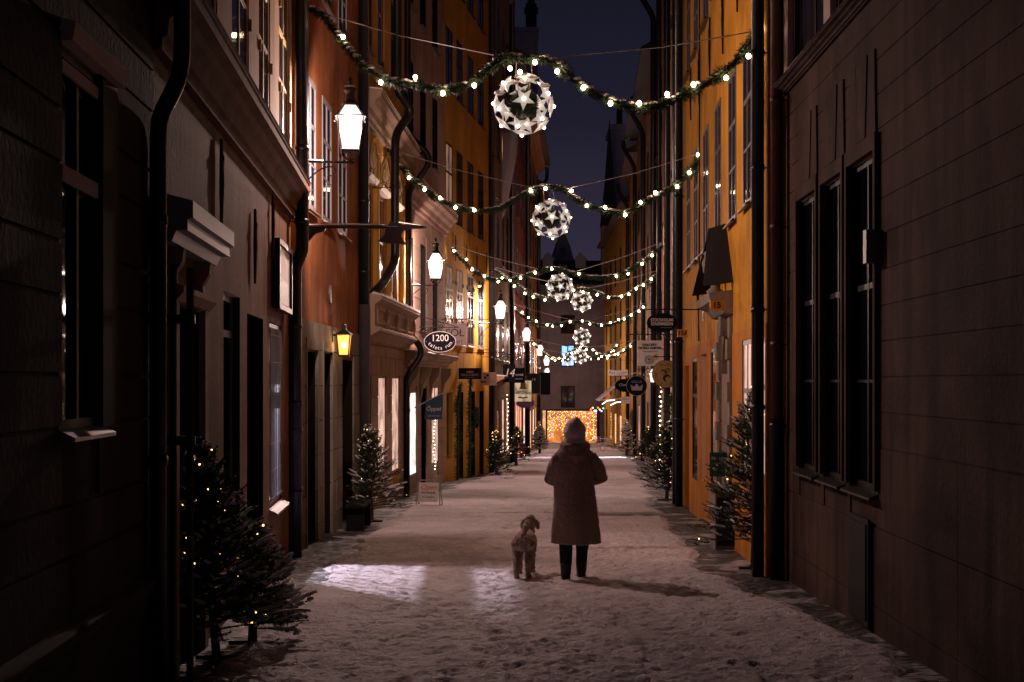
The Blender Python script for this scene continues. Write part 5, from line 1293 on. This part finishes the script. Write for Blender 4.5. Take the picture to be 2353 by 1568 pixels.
# awning
AW = empty('awning', (RX(97), 97, 0), 0, 'sloping pale shop awning with a light under its edge on the right', 'awning')
mb = MB().add([(0, -2.2, 2.2), (0, 2.2, 2.2), (-1.5, 2.2, .9), (-1.5, -2.2, .9), (0, -2.2, 2.15), (0, 2.2, 2.15), (-1.5, 2.2, .85), (-1.5, -2.2, .85)], [(0,1,2,3),(4,7,6,5),(0,3,7,4),(1,5,6,2),(2,6,7,3)])
mb.build('canvas', K['pink'], AW); MB().tube([(-1.5, -2.2, .86), (-1.5, 2.2, .86)], .03, 6).tube([(0, -2.2, 1.0), (-1.5, -2.2, .9)], .02, 5).build('frame', K['w'], AW)
MB().tube([(-1.35, -2.24, .62), (-1.0, -2.24, .86), (-.5, -2.24, .9)], .035, 6).tube([(-.8, -2.24, .55), (-.4, -2.24, .75), (-.1, -2.24, .78)], .035, 6).build('tube_light', emit('tube_light', (.9, .9, 1), 2.5), AW)
# star string of coloured lamps beside the curtain
SL = empty('fairy_light_string', (gp(1368, 96).x, 96, 0), 0, 'short string of coloured lamps under the awning corner', 'light string')
for k in range(8): MB().ball((.12*k-.3, 0, .25+.12*math.sin(k*1.9)), .055, 6, 4).build('coloured_lamp', [M['fairy_r'], M['fairy'], M['fairy_b'], M['fairy_g']][k % 4], SL)

# ======================= LIGHT CURTAIN
LCN = empty('light_curtain', (0, 120.9, 0), 0, 'glowing orange curtain of hanging fairy lights across the far shop front', 'light curtain')
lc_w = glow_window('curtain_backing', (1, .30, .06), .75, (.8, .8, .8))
xa, xb = (1258-CX)/F*121, (1371-CX)/F*121; zt_, zb2 = 2.2-70/F*121, 2.2-141/F*121
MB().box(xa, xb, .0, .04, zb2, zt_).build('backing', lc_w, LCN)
ns = 40
for k in range(ns):
    x = xa + .05 + (xb-xa-.1)*k/(ns-1); mb = MB(); kind = 'fairy' if k < ns-3 else random.choice(('fairy', 'fairy_g', 'fairy_b'))
    z = zt_-random.uniform(0, .1); zend = zb2+.1 if not (.10 < k/ns < .28) else zb2+1.0
    while z > zend: 
        if random.random() < .5: mb.ball((x+random.uniform(-.03, .03), -.06, z), random.choice((.018, .026, .034)), 5, 3)
        z -= random.uniform(.09, .17)
    if mb.v: mb.build('light_strand', M['fairy_b'] if (k % 6 == 3) else emit('curtain_bulb', (1, random.uniform(.50, .72), random.uniform(.14, .32)), 5, False) if k % 8 == 0 else M['fairy'], LCN)
mb = MB(); mb.box(xa-.15, xa-.02, -.1, .1, zb2-.5, zt_+.15).box(xb+.02, xb+.15, -.1, .1, zb2-.5, zt_+.15).box(xa-.02, xb+.02, -.1, .1, zt_+.02, zt_+.15); mb.build('frame', M['dark_frame'], LCN)

# window light strings
def light_string(lab, X, Y, z0, z1, n, dx=0, big=.016, mat='fairy_w'):
    o = empty('window_light_string', (X, Y, 0), 0, lab, 'light string', 'vertical strings of tiny lights'); s_ = None
    for k in range(n):
        z = z1-(z1-z0)*k/(n-1)
        if s_ is None: s_ = MB().ball((0, 0, 0), big, 6, 4).build('fairy_light', M[mat], o); b = s_
        else: b = s_.copy(); C.objects.link(b); b.parent = o
        b.location = (random.uniform(-.03, .03)+dx*math.sin(k), 0, z)
M['fairy_w'] = emit('fairy_pale', (1, .78, .55), 7, False)
light_string('vertical string of tiny lights in the shop window behind the blue flag', LX(38.9)+.04, 38.5, -.2, 1.6, 20)
light_string('vertical string of tiny lights by the pink beige house on the right', RX(45)-.1, 45, -.6, 2.0, 18, big=.026)
light_string('vertical string of amber lights at the olive house shop front', RX(36.5)-.06, 36.4, -.4, 1.1, 18, big=.014, mat='fairy')
light_string('thin string of lights down the far umber house', LX(60)+.06, 60, -1, 1.6, 16, big=.02)
# fir door garlands
def door_fir(lab, X, Y, pts, n=1500, rad=.11):
    o = empty('door_garland', (X, Y, 0), 0, lab, 'fir garland'); mb = MB(); needle_cloud(mb, pts, rad, n, .10, .008); mb.tube(pts, rad*.35, 6); mb.build('foliage', M['needle'], o)
door_fir('dark fir garland framing the doorway of the yellow house, left upright', LX(42.8)+.1, 42.8, [(0, 0, -.9), (.02, 0, .4), (0, 0, 1.5), (.1, 0, 2.1)])
door_fir('dark fir garland framing the doorway of the yellow house, right upright', LX(44.9)+.1, 44.9, [(0, 0, -1), (.02, 0, .4), (0, 0, 1.5), (.06, 0, 2.3)])
door_fir('fir bough arching over the olive house doorway above the full spruce', RX(33.4)-.12, 33.4, [(0, 0, .1), (-.05, 0, 1.0), (-.1, 0, 1.6), (.05, .4, 1.85)])
for i_, (Y, lab) in enumerate(((76, 'dark fir wreath garland on the far ochre wall, nearer one'), (79, 'dark fir wreath garland on the far ochre wall, farther one'))):
    door_fir(lab, RX(Y)-.1, Y, [(0, 0, -.7), (0, 0, 0), (0, 0, .5)], 600, .2)
def wreath(loc):
    o = empty('door_wreath', loc, R(82), 'round fir wreath on a door of the yellow house', 'wreath'); mb = MB()
    needle_cloud(mb, [(.22*math.cos(a*PI/8), 0, .3*math.sin(a*PI/8)) for a in range(17)], .07, 1200, .07, .007); mb.build('foliage', M['needle'], o)
wreath((LX(46.3)+.1, 46.3, 1.0))
# snow banks and loose items at kerb left
def snowbank(name, lab, pts, r=.2):
    o = empty(name, (pts[0][0], pts[0][1], 0), 0); tag(o, None, None, None, 'structure'); mb = MB(); p0 = Vector((pts[0][0], pts[0][1], 0))
    for (x, y) in pts:
        for _ in range(9):
            X_, Y_ = x+random.gauss(0, r*.7), y+random.gauss(0, r*2.2); mb.ball((X_-p0.x, Y_-p0.y, gz(Y_)+.02), random.uniform(.05, .16), 7, 5, (1.2, 1.4, .55))
    b = mb.build('snow_bank', M['snow'], None, smooth=True); b.location = p0; tag(b, kind='structure'); C.objects.unlink(o); bpy.data.objects.remove(o)
snowbank('snow_bank', '', [(gp(1170, Y).x - .1 + (Y-46)*.03, Y) for Y in (44, 46, 48, 50, 52, 54)])
BNch = empty('street_bench', (LX(22.5)+.35, 23.2, gz(23)), R(90), 'low dark bench against the stone base left of the dark spruce', 'bench')
MB().box(-.6, .6, -.16, .16, .38, .43).build('seat', M['door'], BNch)
for sx_ in (-.5, .5): MB().box(sx_-.03, sx_+.03, -.14, .14, 0, .38).build('leg', M['door'], BNch)
# ======================= PERSON
PX, PY = (1322-CX)/F*15.5, 15.5; PZ = gz(15.5)+.02
person = None
def remesh(o, vox, smooth_it=2, disp=None):
    m = o.modifiers.new('remesh', 'REMESH'); m.mode = 'VOXEL'; m.voxel_size = vox; m.use_smooth_shade = True
    s_ = o.modifiers.new('smooth', 'SMOOTH'); s_.factor = .6; s_.iterations = smooth_it
    if disp:
        tx = bpy.data.textures.new('fluff', 'CLOUDS'); tx.noise_scale = disp[1]; tx.noise_depth = 3
        d = o.modifiers.new('disp', 'DISPLACE'); d.texture = tx; d.strength = disp[0]; d.mid_level = .5; d.texture_coords = 'LOCAL'
def hand(mb, w, d, side, curl=.6):
    """palm and five curled fingers; w wrist, d direction of the forearm"""
    w = Vector(w); d = Vector(d).normalized(); up = Vector((0, 0, 1)); s_ = d.cross(up).normalized()*side; n = s_.cross(d).normalized()
    mb.tube([w, w+d*.03, w+d*.085], [.026, .034, .038], 8)
    for k, (off, L) in enumerate(((-.030, .068), (-.010, .078), (.011, .073), (.030, .058))):
        b = w + d*.085 + s_*off; dd = d; P = [b]; a = 0
        for seg in (.45, .32, .23):
            a += curl*.75; v = d*math.cos(a) - up*math.sin(a); P.append(P[-1] + v*L*seg)
        mb.tube(P, [.0105, .0098, .009, .007], 6)
    t0 = w + d*.03 - s_*.03; mb.tube([t0, t0 - s_*.025 + d*.03, t0 - s_*.02 + d*.062], [.013, .011, .008], 6)
skin = simple('skin', (.42, .25, .19), .6)
def build_person():
    root = empty('person', (PX, PY, PZ), 0, 'person in a long brown shearling coat and pale hood walking away from the camera', 'person')
    mb = MB()
    # legs, mid-stride
    mb.tube([(-.095, .02, .90), (-.10, .05, .52), (-.105, -.02, .10)], [.098, .066, .048], 12)
    mb.tube([(.095, .0, .90), (.095, .08, .52), (.085, .16, .10)], [.098, .066, .048], 12)
    mb.tube([(-.105, -.04, .055), (-.11, .10, .045)], [.045, .04], 10); mb.tube([(.085, .14, .055), (.09, .28, .045)], [.045, .04], 10)
    mb.tube([(0, 0, .84), (0, .01, 1.0), (0, .015, 1.2), (0, .01, 1.36), (0, .02, 1.44)], [.15, .135, .155, .165, .08], 16)
    mb.tube([(0, .02, 1.40), (0, .045, 1.52)], [.06, .055], 12)
    mb.ball((0, .06, 1.60), .098, 16, 12, (.82, 1.0, 1.2))
    mb.ball((0, .155, 1.575), .02, 8, 6, (.8, 1.2, 1.1)); mb.ball((0, .14, 1.53), .035, 8, 6, (1, .6, .5))
    for s_ in (-1, 1):
        sh, el, wr = Vector((s_*.175, .0, 1.37)), Vector((s_*.27, .04, 1.12)), Vector((s_*.14, .27, 1.13))
        mb.tube([sh, el], [.058, .045], 12); mb.tube([el, wr], [.044, .028], 12); hand(mb, wr, (-s_*.35, .8, .15), s_)
        mb.ball((s_*.083, .06, 1.59), .028, 8, 6, (.4, .8, 1.1)); mb.ball((s_*.033, .147, 1.61), .014, 8, 6)
    b = mb.build('body', skin, root, smooth=True); remesh(b, .0085, 1)
    # trousers and boots
    tm = simple('black_trousers', (.012, .012, .016), .85, 0, .3); mb = MB()
    mb.tube([(-.09, .02, .92), (-.10, .05, .52), (-.105, -.015, .16)], [.112, .082, .066], 14); mb.tube([(.09, .0, .92), (.095, .08, .52), (.085, .16, .16)], [.112, .078, .062], 14)
    b = mb.build('trousers', tm, root, smooth=True); remesh(b, .011, 2, (.012, .12))
    for (x, y) in ((-.107, -.02), (.085, .16)):
        bt = MB().tube([(x, y-.01, .19), (x, y-.015, .07)], [.066, .056], 12).tube([(x, y-.05, .045), (x, y+.06, .045), (x, y+.15, .035)], [.048, .05, .036], 12)
        o = bt.build('boot', simple('boot_leather', (.018, .014, .013), .5), root, smooth=True); remesh(o, .009, 2)
        MB().box(x-.045, x+.045, y-.09, y+.18, -.005, .012).build('sole', M['iron'], o)
    # coat: lofted rings, wide sleeves bent forward
    cm, n, bb = mat_base('shearling'); t = n.nodes.new('ShaderNodeTexCoord').outputs['Object']
    n1 = noise_node(n, 5, 5, t, .5); n2 = noise_node(n, 85, 3, mapping(n, t, (1, 1, .4)))
    cc = mix(n, n1.outputs[0], (.28, .17, .13), (.44, .28, .22)); cc = mix(n, ramp(n, n2.outputs[0], [(.4, .0), (.6, .25)]), cc, (.08, .045, .035))
    n.links.new(cc, bb.inputs['Base Color']); bb.inputs['Roughness'].default_value = .95; bb.inputs['Sheen Weight'].default_value = .3; bump(n, bb, n2.outputs[0], .8, .02)
    rings = [(.40, .262, .215), (.46, .262, .21), (.60, .250, .20), (.80, .236, .185), (.98, .225, .172), (1.10, .222, .165), (1.24, .232, .165), (1.34, .228, .155), (1.40, .195, .145), (1.45, .15, .13), (1.50, .12, .11)]
    mb = MB(); N = 40
    for (z, rx, ry) in rings:
        for k in range(N):
            a = 2*PI*k/N; fold = 1 + (.055*math.sin(4*a+1+z*2) + .04*math.sin(7*a-z*3))*max(0, (1.15-z))*1.2 + .02*math.sin(3*a+z*9)
            mb.v.append((rx*math.cos(a)*fold + .018*math.sin(z*4), ry*math.sin(a)*fold+.015, z))
    for i in range(len(rings)-1):
        for k in range(N): mb.f.append((i*N+k, i*N+(k+1) % N, (i+1)*N+(k+1) % N, (i+1)*N+k))
    mb.f.append(tuple(range(N))); mb.f.append(tuple((len(rings)-1)*N+k for k in range(N)))
    for s_ in (-1, 1):
        mb.tube([(s_*.13, .0, 1.35), (s_*.195, .0, 1.30), (s_*(.255+.012*s_), .03, 1.20), (s_*(.285+.015*s_), .05, 1.10+.012*s_), (s_*.24, .16, 1.08), (s_*.16, .24, 1.12)], [.078, .080, .074, .066, .062, .064], 14)
    # collar
    mb.tube([(.13*math.cos(a), .02+.11*math.sin(a), 1.465+.015*math.sin(a)) for a in [k*2*PI/16 for k in range(17)]], .045, 10, False)
    b = mb.build('coat', cm, root, smooth=True); remesh(b, .012, 3, (.018, .06))
    # back seam
    MB().tube([(0.01, -.152, 1.24), (.0, -.160, 1.1), (.01, -.172, .85), (.015, -.196, .5)], .006, 5).build('coat_seam', cm, b)
    MB().box(.10, .20, -.172, -.15, .88, .93).build('pocket_flap', cm, b)
    hm = simple('pale_wool', (.62, .48, .52), .95, 0, .6)
    mb = MB().ball((0, .035, 1.605), .135, 18, 14, (.92, 1.0, 1.14)); mb.tube([(0, .02, 1.47), (0, .02, 1.53)], [.13, .12], 14); mb.ball((.01, .0, 1.72), .055, 10, 8, (1, 1, 1.1))
    b = mb.build('hood', hm, root, smooth=True); remesh(b, .012, 3, (.02, .06))
    root.rotation_euler = (0, 0, R(4)); return root
build_person()

# ======================= DOG
def build_dog():
    Y0 = 15.75; root = empty('dog', ((1204-CX)/F*Y0, Y0, gz(Y0)+.025), R(-6), 'pale curly haired dog seen from behind walking beside the person', 'dog')
    fm, n, bb = mat_base('curly_fur'); t = n.nodes.new('ShaderNodeTexCoord').outputs['Object']
    n1 = noise_node(n, 7, 4, t, .4); n2 = noise_node(n, 38, 4, t, 1.5)
    cc = mix(n, n1.outputs[0], (.34, .20, .15), (.58, .40, .32)); cc = mix(n, ramp(n, n2.outputs[0], [(.38, 0.), (.6, .5)]), cc, (.22, .12, .09))
    n.links.new(cc, bb.inputs['Base Color']); bb.inputs['Roughness'].default_value = .95; bb.inputs['Sheen Weight'].default_value = .4; bump(n, bb, n2.outputs[0], .9, .02)
    mb = MB()
    # trunk: rump nearest the camera, deep chest in front
    mb.tube([(0, -.20, .40), (0, -.12, .405), (0, .02, .40), (0, .16, .385), (0, .28, .395), (0, .34, .42)], [.075, .105, .098, .118, .115, .07], 16)
    mb.tube([(0, .28, .42), (.02, .36, .50), (.03, .40, .56)], [.085, .07, .062], 12)
    mb.ball((.03, .43, .585), .075, 12, 10, (.85, 1.05, .95)); mb.tube([(.03, .47, .57), (.032, .58, .55)], [.042, .028], 10)
    for s_ in (-1, 1):
        mb.tube([(.03+s_*.065, .42, .60), (.03+s_*.088, .42, .55), (.03+s_*.085, .43, .49)], [.02, .03, .022], 8)
        # hind leg: knee forward at the belly, hock backward a third up
        mb.tube([(s_*.055, -.13, .40), (s_*.068, -.05, .29), (s_*.066, -.19, .17), (s_*.062, -.18 + s_*.03, .05), (s_*.062, -.15+s_*.03, .02)], [.082, .058, .036, .030, .034], 12)
        mb.tube([(s_*.07, .24, .38), (s_*.068, .22, .24), (s_*.066, .25 + s_*.05, .12), (s_*.066, .25+s_*.06, .02)], [.06, .042, .032, .034], 12)
        mb.ball((s_*.062, -.12+s_*.03, .025), .036, 8, 6, (1, 1.3, .7)); mb.ball((s_*.066, .28+s_*.06, .025), .036, 8, 6, (1, 1.3, .7))
    mb.tube([(0, -.22, .44), (.02, -.27, .50), (.05, -.24, .57), (.06, -.19, .60)], [.026, .024, .03, .035], 10)
    b = mb.build('body', fm, root, smooth=True); remesh(b, .009, 2, (.03, .028))
    for s_ in (-1, 1): MB().ball((.03+s_*.03, .495, .61), .009, 8, 6).build('eye', M['iron'], root)
    MB().ball((.032, .605, .555), .016, 8, 6).build('nose', M['iron'], root)
    MB().lathe([(.078, -.012), (.084, -.010), (.084, .010), (.078, .012)], 14, (.012, .33, .47)).build('collar', M['door_red'], root)
build_dog()
